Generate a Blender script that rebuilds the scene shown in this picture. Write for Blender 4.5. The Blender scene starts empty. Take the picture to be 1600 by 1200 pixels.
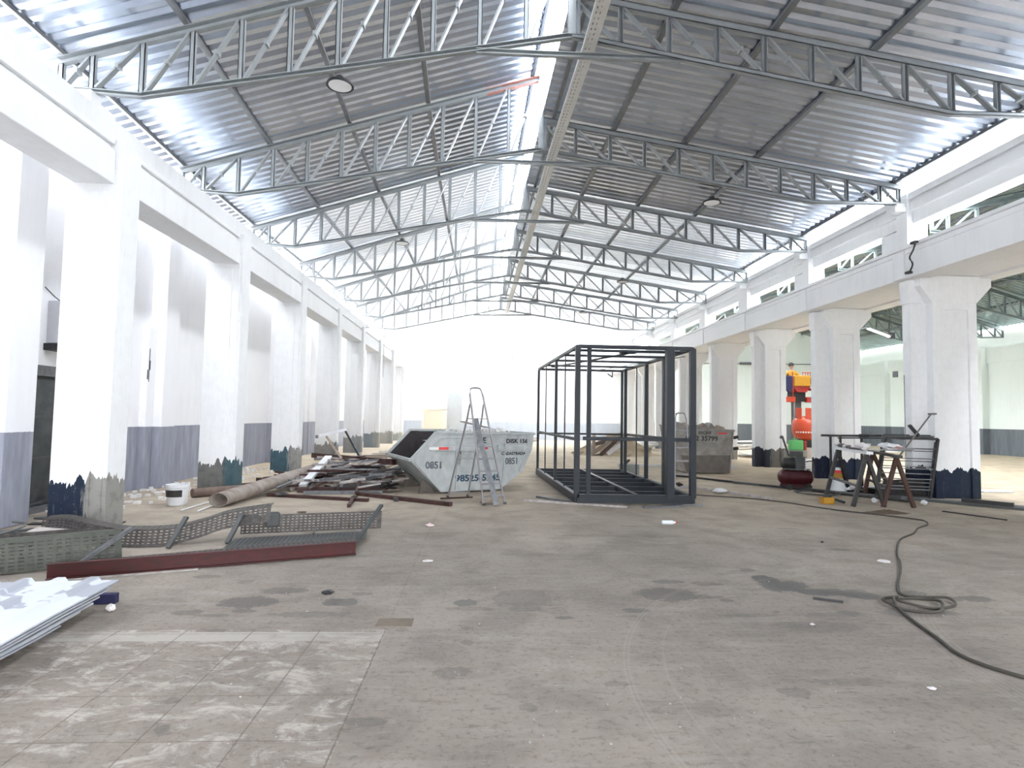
import bpy, math, random
from mathutils import Vector, Matrix, Euler
random.seed(7)
R = math.radians
scene = bpy.context.scene
col = scene.collection

# ------------------------------------------------------------ camera
F_PX, PITCH, YAW, ROLL, CAM_H = 930.0, 0.0558, 0.0524, 0.0174, 1.64
cam_data = bpy.data.cameras.new('camera')
cam_data.sensor_fit = 'HORIZONTAL'; cam_data.sensor_width = 36.0
cam_data.lens = 36.0 * F_PX / 1600.0
cam_data.clip_start = 0.05; cam_data.clip_end = 500
cam = bpy.data.objects.new('camera', cam_data); col.objects.link(cam)
fw = Vector((math.sin(YAW)*math.cos(PITCH), math.cos(YAW)*math.cos(PITCH), math.sin(PITCH)))
rt = Vector((math.cos(YAW), -math.sin(YAW), 0)); up = rt.cross(fw)
r2 = rt*math.cos(ROLL) + up*math.sin(ROLL); u2 = -rt*math.sin(ROLL) + up*math.cos(ROLL)
m = Matrix((r2, u2, -fw)).transposed().to_4x4(); m.translation = Vector((0, 0, CAM_H))
cam.matrix_world = m
scene.camera = cam

# ------------------------------------------------------------ world, sun, exposure
world = bpy.data.worlds.new('world'); scene.world = world; world.use_nodes = True
wn = world.node_tree; bg = wn.nodes['Background']
bg.inputs[0].default_value = (0.93, 0.96, 1.0, 1); bg.inputs[1].default_value = 2.3
sd = bpy.data.lights.new('sun', 'SUN'); sd.energy = 0.15; sd.angle = R(12); sd.color = (1, .97, .92)
so = bpy.data.objects.new('sun', sd); col.objects.link(so)
so.rotation_euler = Vector((0.0, -0.55, 1.0)).to_track_quat('Z', 'Y').to_euler()
vs = scene.view_settings
vs.view_transform = 'Standard'; vs.look = 'None'; vs.gamma = 1; vs.use_curve_mapping = False
vs.exposure = 3.0
GLARE_DENSITY = 0.03  # density of the volume added to imitate glare
scene.cycles.max_bounces = 10; scene.cycles.diffuse_bounces = 8; scene.cycles.glossy_bounces = 4
scene.cycles.use_denoising = True
scene.cycles.sample_clamp_indirect = 8

# ------------------------------------------------------------ helpers
def V(*a): return Vector(a[0]) if len(a) == 1 else Vector(a)

class MB:
    def __init__(s): s.v = []; s.f = []
    def add(s, vs_, fs):
        n = len(s.v); s.v += [tuple(v) for v in vs_]; s.f += [tuple(n+i for i in f) for f in fs]; return s
    def box(s, c, d, rz=0, M=None):
        x, y, z = d[0]/2, d[1]/2, d[2]/2
        P = [Vector((a, b, e)) for e in (-z, z) for a, b in ((-x, -y), (x, -y), (x, y), (-x, y))]
        T = Matrix.Translation(Vector(c)) @ (M if M is not None else Matrix.Rotation(rz, 4, 'Z'))
        return s.add([T @ p for p in P], [(3,2,1,0),(4,5,6,7),(0,1,5,4),(1,2,6,5),(2,3,7,6),(3,0,4,7)])
    def bb(s, a, b):
        return s.box([(a[i]+b[i])/2 for i in range(3)], [abs(b[i]-a[i]) for i in range(3)])
    def beam(s, p, q, w, h, up_=(0, 0, 1), off=(0, 0)):
        p = Vector(p); q = Vector(q); d = (q-p).normalized(); u = Vector(up_)
        sx = d.cross(u)
        if sx.length < 1e-3: u = Vector((0, 1, 0)); sx = d.cross(u)
        sx.normalize(); uz = sx.cross(d)
        o = sx*off[0] + uz*off[1]
        P = [e + o + sx*a*w/2 + uz*b*h/2 for e in (p, q) for a, b in ((-1,-1),(1,-1),(1,1),(-1,1))]
        return s.add(P, [(3,2,1,0),(4,5,6,7),(0,1,5,4),(1,2,6,5),(2,3,7,6),(3,0,4,7)])
    def chan(s, p, q, w, h, t=.012, up_=(0, 0, 1)):   # open C channel
        s.beam(p, q, t, h, up_, (-w/2+t/2, 0)); s.beam(p, q, w, t, up_, (0, h/2-t/2)); s.beam(p, q, w, t, up_, (0, -h/2+t/2)); return s
    def tube(s, p, q, r, n=12, r2=None, cap=True, sx=1, sz=1):
        p = Vector(p); q = Vector(q); d = (q-p).normalized()
        u = Vector((0,0,1)) if abs(d.z) < .95 else Vector((0,1,0))
        a = d.cross(u).normalized(); b = a.cross(d); r2 = r if r2 is None else r2
        P = [p + (a*math.cos(t)*sx+b*math.sin(t)*sz)*r for t in [2*math.pi*i/n for i in range(n)]]
        P += [q + (a*math.cos(t)*sx+b*math.sin(t)*sz)*r2 for t in [2*math.pi*i/n for i in range(n)]]
        fs = [(i, (i+1) % n, n+(i+1) % n, n+i) for i in range(n)]
        if cap: fs += [tuple(range(n-1, -1, -1)), tuple(range(n, 2*n))]
        return s.add(P, fs)
    def pipe(s, pts, r, n=8):
        pts = [Vector(p) for p in pts]; rings = []
        for i, p in enumerate(pts):
            d = (pts[min(i+1, len(pts)-1)] - pts[max(i-1, 0)]).normalized()
            u = Vector((0,0,1)) if abs(d.z) < .9 else Vector((0,1,0))
            a = d.cross(u).normalized(); b = a.cross(d)
            rings.append([p + (a*math.cos(t)+b*math.sin(t))*r for t in [2*math.pi*k/n for k in range(n)]])
        P = [v for r_ in rings for v in r_]
        fs = [(i*n+k, i*n+(k+1) % n, (i+1)*n+(k+1) % n, (i+1)*n+k) for i in range(len(pts)-1) for k in range(n)]
        fs += [tuple(range(n-1, -1, -1)), tuple((len(pts)-1)*n+k for k in range(n))]
        return s.add(P, fs)
    def lathe(s, c, prof, n=24, axis='Z'):
        P = []
        for r, h in prof:
            for k in range(n):
                t = 2*math.pi*k/n
                v = (r*math.cos(t), r*math.sin(t), h)
                if axis == 'X': v = (h, v[0], v[1])
                if axis == 'Y': v = (v[0], h, v[1])
                P.append(Vector(c)+Vector(v))
        m_ = len(prof)
        fs = [(i*n+k, i*n+(k+1) % n, (i+1)*n+(k+1) % n, (i+1)*n+k) for i in range(m_-1) for k in range(n)]
        fs += [tuple(range(n-1, -1, -1)), tuple((m_-1)*n+k for k in range(n))]
        return s.add(P, fs)
    def prism(s, poly, a, b, frame=None):   # poly (x,z) extruded in y from a to b; frame maps local->world
        fr = frame or (lambda x, y, z: (x, y, z)); n = len(poly)
        P = [fr(x, a, z) for x, z in poly] + [fr(x, b, z) for x, z in poly]
        return s.add(P, [tuple(range(n)), tuple(range(2*n-1, n-1, -1))] + [(i, n+i, n+(i+1) % n, (i+1) % n) for i in range(n)])
    def build(s, name, mat, parent=None, smooth=False, bevel=0, origin=None, seg=2):
        me = bpy.data.meshes.new(name)
        o0 = Vector(origin) if origin is not None else Vector((0, 0, 0))
        me.from_pydata([tuple(Vector(v)-o0) for v in s.v], [], s.f); me.update()
        import bmesh
        bm = bmesh.new(); bm.from_mesh(me); bmesh.ops.recalc_face_normals(bm, faces=bm.faces); bm.to_mesh(me); bm.free()
        o = bpy.data.objects.new(name, me); col.objects.link(o); o.location = o0
        if mat: me.materials.append(mat)
        if smooth:
            for p in me.polygons: p.use_smooth = True
            try: me.set_sharp_from_angle(angle=R(40))
            except Exception: pass
        if bevel:
            b = o.modifiers.new('bevel', 'BEVEL'); b.width = bevel; b.segments = seg; b.limit_method = 'ANGLE'; b.angle_limit = R(40)
        if parent is not None:
            o.parent = parent
            o.location = o0 - parent.location if not parent.rotation_euler.z else o0
        return o

def tag(o, label=None, cat=None, group=None, kind=None):
    if label: o['label'] = label
    if cat: o['category'] = cat
    if group: o['group'] = group
    if kind: o['kind'] = kind
    return o
def thing(name, label, cat, loc=(0, 0, 0), rz=0, group=None):
    o = bpy.data.objects.new(name, None); col.objects.link(o); o.location = loc; o.rotation_euler = (0, 0, rz)
    o.empty_display_size = .2
    return tag(o, label, cat, group)
ORD = ['first', 'second', 'third', 'fourth', 'fifth', 'sixth', 'seventh', 'eighth', 'ninth', 'tenth', 'eleventh']

# ------------------------------------------------------------ materials
class NT:
    def __init__(s, name):
        s.m = bpy.data.materials.new(name); s.m.use_nodes = True; s.t = s.m.node_tree; s.N = s.t.nodes; s.L = s.t.links
        s.b = s.N['Principled BSDF']
    def n(s, typ, **kw):
        x = s.N.new(typ)
        for k, v in kw.items():
            if k[0] == 'i' and k[1:].isdigit(): s.set(x, int(k[1:]), v)
            else: setattr(x, k, v)
        return x
    def set(s, x, i, v):
        if hasattr(v, 'is_linked') or hasattr(v, 'links'): s.L.new(v, x.inputs[i])
        else: x.inputs[i].default_value = v
    def math(s, op, a, b=0, c=None, clamp=False):
        x = s.n('ShaderNodeMath', operation=op, use_clamp=clamp); s.set(x, 0, a); s.set(x, 1, b)
        if c is not None: s.set(x, 2, c)
        return x.outputs[0]
    def mix(s, f, a, b, typ='MIX'):
        x = s.n('ShaderNodeMix', data_type='RGBA', blend_type=typ); s.set(x, 0, f); s.set(x, 6, a); s.set(x, 7, b); return x.outputs[2]
    def noise(s, vec, scale, detail=4, rough=.55, dist=0):
        x = s.n('ShaderNodeTexNoise'); s.L.new(vec, x.inputs['Vector']); x.inputs['Scale'].default_value = scale
        x.inputs['Detail'].default_value = detail; x.inputs['Roughness'].default_value = rough; x.inputs['Distortion'].default_value = dist
        return x.outputs[0]
    def ramp(s, f, a, b):
        x = s.n('ShaderNodeMapRange', clamp=True); s.set(x, 0, f); x.inputs[1].default_value = a; x.inputs[2].default_value = b; return x.outputs[0]
    def world(s): return s.n('ShaderNodeNewGeometry').outputs['Position']
    def obj(s): return s.n('ShaderNodeTexCoord').outputs['Object']
    def scale(s, vec, sc):
        x = s.n('ShaderNodeMapping'); s.L.new(vec, x.inputs[0]); x.inputs[3].default_value = sc; return x.outputs[0]
    def xyz(s, vec):
        x = s.n('ShaderNodeSeparateXYZ'); s.L.new(vec, x.inputs[0]); return x.outputs
    def out(s, c, rough=.7, metal=0., bump=None, bstr=.2, bdist=.01):
        s.set(s.b, 0, c); s.set(s.b, 'Roughness', rough); s.set(s.b, 'Metallic', metal)
        if bump is not None:
            x = s.n('ShaderNodeBump'); x.inputs['Strength'].default_value = bstr; x.inputs['Distance'].default_value = bdist
            s.L.new(bump, x.inputs['Height']); s.L.new(x.outputs[0], s.b.inputs['Normal'])
        return s.m
def c4(c): return (c[0], c[1], c[2], 1)
def simple(name, c, c2=None, rough=.6, metal=0., sc=8, amt=.5, bump=.1, stretch=(1, 1, 1), spec=None):
    t = NT(name); v = t.scale(t.world(), stretch); n = t.noise(v, sc, 5, .6)
    f = t.math('MULTIPLY', t.ramp(n, .35, .7), amt)
    c2 = c2 or tuple(x*.6 for x in c)
    m_ = t.out(t.mix(f, c4(c), c4(c2)), rough, metal, n, bump, .01)
    if spec is not None: t.b.inputs['Specular IOR Level'].default_value = spec
    return m_

def wall_mat(name, base, dado=None, dado_h=1.31, grime=.25):
    t = NT(name); w = t.world(); x, y, z = t.xyz(w)
    n1 = t.noise(w, .7, 5, .6); n2 = t.noise(t.scale(w, (3, 3, .4)), 2.2, 5, .65); n3 = t.noise(w, 30, 3)
    f = t.math('MULTIPLY', t.ramp(t.math('MULTIPLY', n1, n2), .22, .5), grime)
    c = t.mix(f, c4(base), c4(tuple(k*.72 for k in base)))
    if dado:
        zz = t.math('ADD', z, t.math('MULTIPLY', t.math('SUBTRACT', n3, .5), .02))
        d = t.math('LESS_THAN', zz, dado_h)
        dc = t.mix(t.ramp(n2, .35, .7), c4(dado), c4(tuple(k*1.5 for k in dado)))
        c = t.mix(d, c, dc)
    return t.out(c, .85, 0, n2, .12, .02)

def column_mat(name, lo, mid, split, hgt, rag=.25):
    """white painted column whose unpainted foot shows lo / mid colours either side of a ragged vertical split"""
    t = NT(name); o = t.obj(); x, y, z = t.xyz(o)
    col_n = t.noise(t.scale(o, (5, 5, .5)), 1.3, 3, .6); n2 = t.noise(t.scale(o, (6, 6, .5)), 5, 5, .7); n3 = t.noise(o, 6, 5, .65)
    white = t.mix(t.math('MULTIPLY', t.ramp(t.math('MULTIPLY', n2, n3), .2, .45), .3), (.80, .81, .82, 1), (.58, .58, .58, 1))
    edge = t.math('ADD', hgt - rag/2, t.math('MULTIPLY', t.math('SUBTRACT', col_n, .5), rag*3.0))
    m_ = t.math('LESS_THAN', z, edge)
    sx = t.math('ADD', x, t.math('MULTIPLY', t.math('SUBTRACT', n2, .5), .45))
    cs = t.mix(t.ramp(sx, split-.03, split+.03), c4(lo), c4(mid))
    cs = t.mix(t.math('MULTIPLY', t.ramp(n2, .6, .72), .4), cs, (.22, .25, .27, 1))
    cs = t.mix(t.math('MULTIPLY', t.ramp(n3, .5, .62), .5), cs, t.mix(.5, cs, (.02, .025, .04, 1)))
    cs = t.mix(t.ramp(t.noise(o, 60, 2), .72, .74), cs, (.5, .5, .5, 1))
    return t.out(t.mix(m_, white, cs), .8, 0, n3, .15, .02)

WHITE = wall_mat('white_wash', (.80, .81, .82))
WALL_L = wall_mat('left_wall_paint', (.90, .90, .92), (.25, .26, .31), 1.31)
WALL_R = wall_mat('right_wall_paint', (.74, .80, .76), (.115, .13, .145), 1.45)
WALL_END = wall_mat('end_wall_paint', (.85, .86, .86), (.33, .37, .43), 1.3)
BEAMW = wall_mat('beam_paint', (.80, .81, .82), grime=.4)
STEELP = simple('truss_paint', (.30, .325, .335), (.22, .24, .25), .42, .25, 5, .6, .05)
STEELP2 = simple('truss_paint_green', (.22, .27, .26), (.14, .18, .18), .45, .3, 5, .6, .05)
PURL = simple('purlin_steel', (.20, .21, .22), (.12, .12, .13), .4, .5, 6, .5, .05)
PRIMER = simple('red_primer', (.42, .12, .08), (.5, .3, .26), .6, 0, 14, .7)
CAGE = simple('dark_blue_steel', (.009, .014, .021), (.016, .022, .03), .5, .1, 7, .6, .05)
DARK = simple('dark_grey_steel', (.03, .03, .033), (.07, .065, .06), .5, .4, 10, .7)
BLACK = simple('black_plastic', (.012, .012, .014), (.03, .03, .03), .5)
ALU = simple('aluminium', (.36, .34, .36), (.26, .25, .26), .4, .5, 12, .5, .03)
RUST = simple('rusty_steel', (.07, .032, .026), (.04, .028, .026), .75, .1, 12, .8, .3)
BROWN = simple('brown_oxide', (.045, .017, .016), (.09, .045, .036), .65, .1, 9, .8, .2)
GREYBAR = simple('grey_bar', (.20, .205, .215), (.10, .10, .11), .5, .4, 10, .8, .1)
PALE = simple('pale_dusty_metal', (.52, .48, .455), (.24, .20, .185), .7, .1, 8, .8, .2)
TIMBER = simple('dusty_timber', (.38, .31, .25), (.19, .13, .10), .8, 0, 9, .8, .2)
TUBE = simple('dusty_tube', (.34, .295, .26), (.17, .13, .11), .75, .1, 5, .8, .25)
TUBE2 = simple('brown_tube', (.20, .145, .12), (.12, .08, .065), .75, .1, 5, .8, .25)
PLASTIC_W = simple('white_plastic', (.72, .73, .75), (.6, .6, .6), .45, 0, 8, .4)
REDM = simple('red_beam_paint', (.075, .010, .009), (.035, .012, .011), .6, .1, 9, .8, .15, (1, 1, 3))
TRAY = simple('tray_green_grey', (.065, .07, .058), (.12, .125, .105), .6, .3, 6, .8, .1)
TRAYD = simple('tray_dark', (.05, .045, .042), (.13, .12, .11), .6, .3, 16, .8, .2)
RUBBER = simple('cable_rubber', (.05, .045, .036), (.09, .08, .065), .7)
PAPER = simple('paper_scrap', (.75, .73, .72), (.6, .5, .5), .9, 0, 30, .5)
SKIP = simple('skip_paint', (.50, .53, .53), (.28, .29, .28), .6, .1, 5, .55, .15, (1.3, 1, .8))
SKIPIN = simple('skip_inside', (.035, .030, .033), (.06, .05, .052), .8, .1, 9, .7, .2)
SKIP2 = simple('old_skip_paint', (.34, .325, .30), (.16, .14, .12), .75, .05, 4, .8, .2)
SKIP2D = simple('old_skip_bottom', (.17, .15, .13), (.10, .085, .075), .8, .05, 5, .8, .2)
INK = simple('stencil_black', (.012, .014, .018), (.03, .03, .035), .6)
INKB = simple('stencil_blue', (.02, .06, .11), (.05, .09, .13), .6)
INKG = simple('stencil_grey', (.09, .10, .12), (.2, .2, .22), .6)
REFR = simple('reflector_red', (.75, .07, .07), (.6, .05, .05), .3)
REFW = simple('reflector_white', (.8, .8, .78), (.7, .7, .68), .3)
ORANGE = simple('orange_paint', (.50, .06, .018), (.42, .05, .016), .4, 0, 5, .4)
REDP = simple('machine_red', (.36, .03, .02), (.22, .02, .018), .45, 0, 5, .4)
MAROON = simple('maroon_tank', (.06, .008, .012), (.04, .008, .012), .35, .2, 8, .5)
GREYD = simple('compressor_grey', (.085, .09, .09), (.05, .055, .055), .5, .2, 8, .5)
YELLOW = simple('yellow_plastic', (.42, .21, .012), (.32, .16, .01), .5, 0, 6, .4)
NAVY = simple('navy_fabric', (.02, .02, .07), (.03, .03, .09), .9)
GREEN = simple('green_plastic', (.13, .50, .16), (.1, .42, .13), .45)
SKIN = simple('skin', (.45, .27, .19), (.4, .23, .16), .6)
HAIR = simple('hair', (.015, .012, .01), (.02, .02, .015), .8)
SAND = simple('sand', (.50, .40, .25), (.38, .29, .18), .95, 0, 12, .8, .5)
DIRT = simple('dirt_brown', (.12, .09, .06), (.07, .05, .035), .95, 0, 25, .8, .6)
RUBBLE = simple('pale_rubble', (.78, .77, .75), (.5, .48, .46), .9, 0, 8, .6, .3)
CREAM = simple('cream_paint', (.72, .64, .46), (.62, .53, .38), .6)
CONC = simple('bare_concrete', (.42, .44, .44), (.28, .31, .31), .9, 0, 5, .8, .2)
WOODR = simple('reddish_wood', (.07, .030, .020), (.04, .02, .016), .7, 0, 10, .8, .2, (1, 1, .3))
DOORM = simple('dark_door_steel', (.045, .05, .055), (.09, .10, .10), .35, .4, 4, .8, .15)
BOTTLE = simple('clear_plastic', (.75, .78, .80), (.7, .7, .72), .25)
FLOURM = bpy.data.materials.new('lit_tube'); FLOURM.use_nodes = True
FLOURM.node_tree.nodes['Principled BSDF'].inputs['Emission Color'].default_value = (1, 1, 1, 1)
FLOURM.node_tree.nodes['Principled BSDF'].inputs['Emission Strength'].default_value = 6
LENS = simple('lamp_lens', (.75, .76, .78), (.7, .7, .72), .3)

# corrugated roof sheet
def roof_mat(name, c, c2):
    t = NT(name); w = t.world()
    n = t.noise(t.scale(w, (.35, 3, 1)), 2.5, 5, .6); n2 = t.noise(w, 14, 3)
    cc = t.mix(t.ramp(n, .3, .7), c4(c), c4(c2))
    return t.out(t.mix(t.math('MULTIPLY', t.ramp(n2, .4, .7), .2), cc, c4(tuple(k*.7 for k in c))), .24, .92, n2, .05, .005)
ROOF = roof_mat('galvanised_sheet', (.66, .72, .82), (.52, .58, .68))
ROOF2 = roof_mat('galvanised_sheet_green', (.40, .47, .47), (.30, .36, .37))
def brightened_roof(name, c, c2, f):  # translucency added so metal sheets pass light and brighten the farther bays
    m_ = roof_mat(name, c, c2); nt = m_.node_tree; pb = nt.nodes['Principled BSDF']; pb.inputs['Metallic'].default_value = .85
    tr = nt.nodes.new('ShaderNodeBsdfTranslucent'); tr.inputs[0].default_value = (.93, .97, 1, 1)
    mx = nt.nodes.new('ShaderNodeMixShader'); mx.inputs[0].default_value = f
    nt.links.new(pb.outputs[0], mx.inputs[1]); nt.links.new(tr.outputs[0], mx.inputs[2]); nt.links.new(mx.outputs[0], nt.nodes['Material Output'].inputs[0])
    return m_
ROOFT = brightened_roof('brightened_sheet', (.66, .71, .79), (.56, .61, .69), .022)
ROOFT2 = brightened_roof('brighter_sheet', (.75, .77, .80), (.68, .70, .73), .045)
ROOFT3 = brightened_roof('brightest_sheet', (.75, .77, .80), (.70, .72, .75), .09)
PANEL = roof_mat('white_sheet', (.62, .65, .70), (.52, .55, .61)); PANEL.node_tree.nodes['Principled BSDF'].inputs['Metallic'].default_value = 0
def panel_mat():
    t = NT('white_panel_worn'); w = t.world(); n = t.noise(w, 1.6, 3, .5, .5); n2 = t.noise(w, 40, 2)
    cc = t.mix(t.ramp(n, .53, .55), (.64, .67, .74, 1), (.36, .38, .43, 1))
    return t.out(cc, .45, 0, n2, .03, .003)
PANELW = panel_mat()

# floor
def floor_mat():
    t = NT('dusty_concrete'); w = t.world(); x, y, z = t.xyz(w)
    big = t.noise(w, .35, 6, .6); mid = t.noise(w, 1.6, 6, .65, .3); fine = t.noise(w, 22, 6, .7); grit = t.noise(w, 140, 3, .6)
    streak = t.noise(t.scale(w, (.8, 4.5, 1)), 1.2, 5, .65)
    base = t.mix(t.ramp(big, .35, .65), (.25, .214, .182, 1), (.35, .305, .262, 1))
    base = t.mix(t.math('MULTIPLY', t.ramp(mid, .46, .60), .5), base, (.185, .163, .14, 1))
    scr = t.noise(t.scale(w, (1.2, 6, 1)), 3.5, 7, .75, .8)
    base = t.mix(t.math('MULTIPLY', t.ramp(scr, .56, .64), .35), base, (.36, .325, .285, 1))
    base = t.mix(t.math('MULTIPLY', t.ramp(scr, .42, .36), .45), base, (.13, .112, .098, 1))
    base = t.mix(t.math('MULTIPLY', t.ramp(streak, .52, .7), .35), base, (.40, .36, .32, 1))
    base = t.mix(t.math('MULTIPLY', t.ramp(fine, .52, .68), .5), base, (.11, .098, .086, 1))
    base = t.mix(t.ramp(grit, .72, .76), base, (.42, .39, .36, 1))
    # far-end brightness painted into the floor colour: warmer, paler towards the far bays
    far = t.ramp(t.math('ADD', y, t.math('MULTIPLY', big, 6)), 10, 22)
    FAR_GLOW = 1
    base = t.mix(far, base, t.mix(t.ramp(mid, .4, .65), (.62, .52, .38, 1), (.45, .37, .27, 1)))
    # tiled patch at the left front
    wob = t.math('MULTIPLY', t.math('SUBTRACT', t.noise(w, 9, 3), .5), .02)
    fx = t.math('ADD', t.math('DIVIDE', t.math('ADD', x, .69), .491), 100)
    fy = t.math('ADD', t.math('DIVIDE', t.math('SUBTRACT', y, 4.61), .491), 100)
    def line(f, wd):
        fr = t.math('FRACT', t.math('ADD', f, t.math('ADD', wob, .5)))
        return t.math('LESS_THAN', t.math('ABSOLUTE', t.math('SUBTRACT', fr, .5)), wd)
    inx = t.math('LESS_THAN', x, -.68); iny = t.math('LESS_THAN', t.math('ADD', y, wob), 4.70)
    inp = t.math('MULTIPLY', inx, iny)
    lines = t.math('MULTIPLY', t.math('MAXIMUM', line(fx, .011), line(fy, .009)), inp)
    scuff = t.math('MULTIPLY', t.ramp(t.noise(t.scale(w, (1, 1.6, 1)), 3.2, 8, .78, .6), .50, .62), inp)
    base = t.mix(t.math('MULTIPLY', scuff, .8), base, (.52, .47, .42, 1))
    band = t.math('MULTIPLY', t.math('LESS_THAN', t.math('ABSOLUTE', t.math('SUBTRACT', t.math('ADD', y, wob), 4.56)), .09), inx)
    base = t.mix(t.math('MULTIPLY', band, t.ramp(mid, .3, .5)), base, (.42, .385, .345, 1))
    base = t.mix(t.math('MULTIPLY', t.math('MULTIPLY', lines, t.ramp(fine, .3, .5)), .7), base, (.17, .14, .115, 1))
    # joint running on past the patch
    j = t.math('LESS_THAN', t.math('ABSOLUTE', t.math('ADD', t.math('ADD', x, .69), wob)), .008)
    base = t.mix(t.math('MULTIPLY', t.math('MULTIPLY', j, t.ramp(fine, .42, .55)), .30), base, (.13, .11, .09, 1))
    # stains (centre x, y, half-widths, strength)
    ST = [(-1.97,5.38,.24,.17,.75),(-1.78,5.72,.22,.10,.6),(-2.35,5.1,.12,.07,.6),(-1.93,5.13,.1,.05,.6),(-1.18,5.38,.17,.10,.8),(-1.35,5.05,.34,.07,.5),(-1.05,5.62,.1,.05,.5),
          (-.1,5.36,.11,.09,.8),(-.05,5.2,.2,.06,.35),(.42,5.5,.3,.25,.4),(.42,5.2,.15,.08,.4),
          (3.0,6.15,.13,.16,1.1),(3.06,5.88,.25,.18,1.1),(3.40,5.70,.32,.12,1.1),(3.68,5.6,.18,.12,1.1),(3.22,6.0,.12,.09,1),
          (1.93,6.05,.18,.07,.65),(1.8,5.62,.30,.20,.65),(2.05,5.55,.22,.07,.6),(2.3,5.98,.16,.08,.6),(2.75,4.75,.34,.13,.3),(2.3,5.02,.25,.04,.4),(3.0,5.05,.4,.06,.3),
          (4.72,5.5,.17,.1,.7),(4.45,5.5,.14,.08,.6),(4.25,5.65,.12,.1,.6),(3.85,5.1,.35,.12,.55),(4.0,4.2,.5,.14,.15),(2.4,3.75,.26,.06,.22),(1.35,3.4,.12,.06,.15),
          (-.15,3.93,.12,.08,.4),(1.95,3.62,.09,.08,.4),(-1.37,5.6,.0,.0,0),(2.0,8.4,.9,.12,.3),(-2.3,7.4,.5,.1,.2),(4.8,8.2,.7,.15,.25),(5.9,5.0,.5,.12,.3),(.9,7.2,.6,.1,.2),(-3.4,8.9,.9,.06,.35)]
    rs = random.Random(4)
    for _ in range(26):
        yy = rs.uniform(3.2, 9.5); ST.append((rs.uniform(-.55, .75)*yy, yy, rs.uniform(.03, .13)*(.6+yy*.1), rs.uniform(.02, .06)*(.6+yy*.1), rs.uniform(.3, .7)))
    ns = t.noise(w, 9, 6, .75); nx = t.math('MULTIPLY', t.math('SUBTRACT', ns, .5), 4.0)
    acc = None
    for sx, sy, a, b, k in ST:
        if not k: continue
        dx = t.math('MULTIPLY', t.math('SUBTRACT', x, sx), 1/a); dy = t.math('MULTIPLY', t.math('SUBTRACT', y, sy), 1/b)
        d = t.math('ADD', t.math('MULTIPLY', dx, dx), t.math('MULTIPLY', dy, dy))
        f = t.math('MULTIPLY', t.ramp(t.math('ADD', d, nx), 1.08, .9), k)
        acc = f if acc is None else t.math('MAXIMUM', acc, f)
    base = t.mix(t.math('MULTIPLY', acc, .82), base, (.055, .05, .046, 1))
    # tyre tracks
    def arc(cx, cy, r, wd, k, base):
        ax = t.math('SUBTRACT', x, cx); ay = t.math('SUBTRACT', y, cy)
        d = t.math('SQRT', t.math('ADD', t.math('MULTIPLY', ax, ax), t.math('MULTIPLY', ay, ay)))
        q = t.math('LESS_THAN', t.math('ABSOLUTE', t.math('SUBTRACT', d, r)), wd)
        rb = t.math('ADD', .45, t.math('MULTIPLY', t.math('SINE', t.math('MULTIPLY', d, 160)), .55), clamp=True)
        return t.mix(t.math('MULTIPLY', t.math('MULTIPLY', q, rb), k), base, (.43, .40, .365, 1))
    base = arc(4.2, 3.4, 3.25, .02, .22, base); base = arc(4.2, 3.4, 3.0, .015, .15, base); base = arc(6.6, 3.2, 3.3, .10, .12, base); base = arc(7.6, 3.6, 4.1, .03, .15, base)
    rough = t.math('SUBTRACT', .9, t.math('MULTIPLY', acc, .45))
    h = t.math('ADD', t.math('MULTIPLY', fine, .5), t.math('ADD', t.math('MULTIPLY', mid, .8), t.math('MULTIPLY', lines, -.6)))
    t.b.inputs['Specular IOR Level'].default_value = .3
    return t.out(base, rough, 0, h, .6, .02)
FLOOR = floor_mat()

# ------------------------------------------------------------ setting: floor and walls
def struct(name, mb, mat, **kw): return tag(mb.build(name, mat, **kw), kind='structure')
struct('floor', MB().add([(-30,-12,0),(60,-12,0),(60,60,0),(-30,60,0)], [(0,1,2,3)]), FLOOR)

TY = [9.01 + 4*i for i in range(7)]
XL = [-6.40, -6.58, -6.58, -6.43, -6.25, -6.10, -5.97]
XK = [1.32, 1.24, 1.18, 1.13, 1.09, 1.05, 1.01]
XR = [9.58, 9.58, 9.61, 9.63, 9.66, 9.76, 9.84]
def lerp(ys, Y):
    t = (Y - TY[0]) / 4.0; i = max(0, min(5, int(math.floor(t)))); f = t - i
    f = max(-2.2, min(1.6, f)) if (i in (0, 5)) else f
    f = f if t >= 0 else 0
    return ys[i] + (ys[i+1]-ys[i])*f

# left outer wall with dado, pilasters
w = MB(); w.bb((-7.4, -6, 0), (-7.1, 9.75, 6.3)); w.bb((-7.4, 9.75, 2.35), (-7.1, 10.95, 6.3)); w.bb((-7.4, 10.95, 0), (-7.1, 26.3, 6.3)); w.bb((-7.4, 26.3, 2.25), (-7.1, 27.1, 6.3)); w.bb((-7.4, 27.1, 0), (-7.1, 44, 6.3))
struct('wall_left', w, WALL_L)
for i, (y, d) in enumerate([(8.75, .62), (13.35, .32), (20.6, .25), (24.7, .2), (28.6, .2), (32.8, .2), (37, .2)]):
    p = MB().bb((-7.12, y-.25, 0), (-7.1+d, y+.3, 6.3))
    if i < 2: p.bb((-7.11, y-.55, 0), (-7.1+d*.45, y-.25, 3.4 if i == 1 else 6.3))
    tag(p.build('wall_pilaster', WALL_L, bevel=.012), 'white and grey pilaster on the outer left wall, %s from the camera' % ORD[i], 'pilaster', 'pilasters of the outer left wall')
# block wall panel beyond door 2 (projects from the wall)
struct('wall_left_recess', MB().bb((-7.1, 24.0, 0), (-6.95, 25.6, 3.0)), WALL_L)

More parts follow.
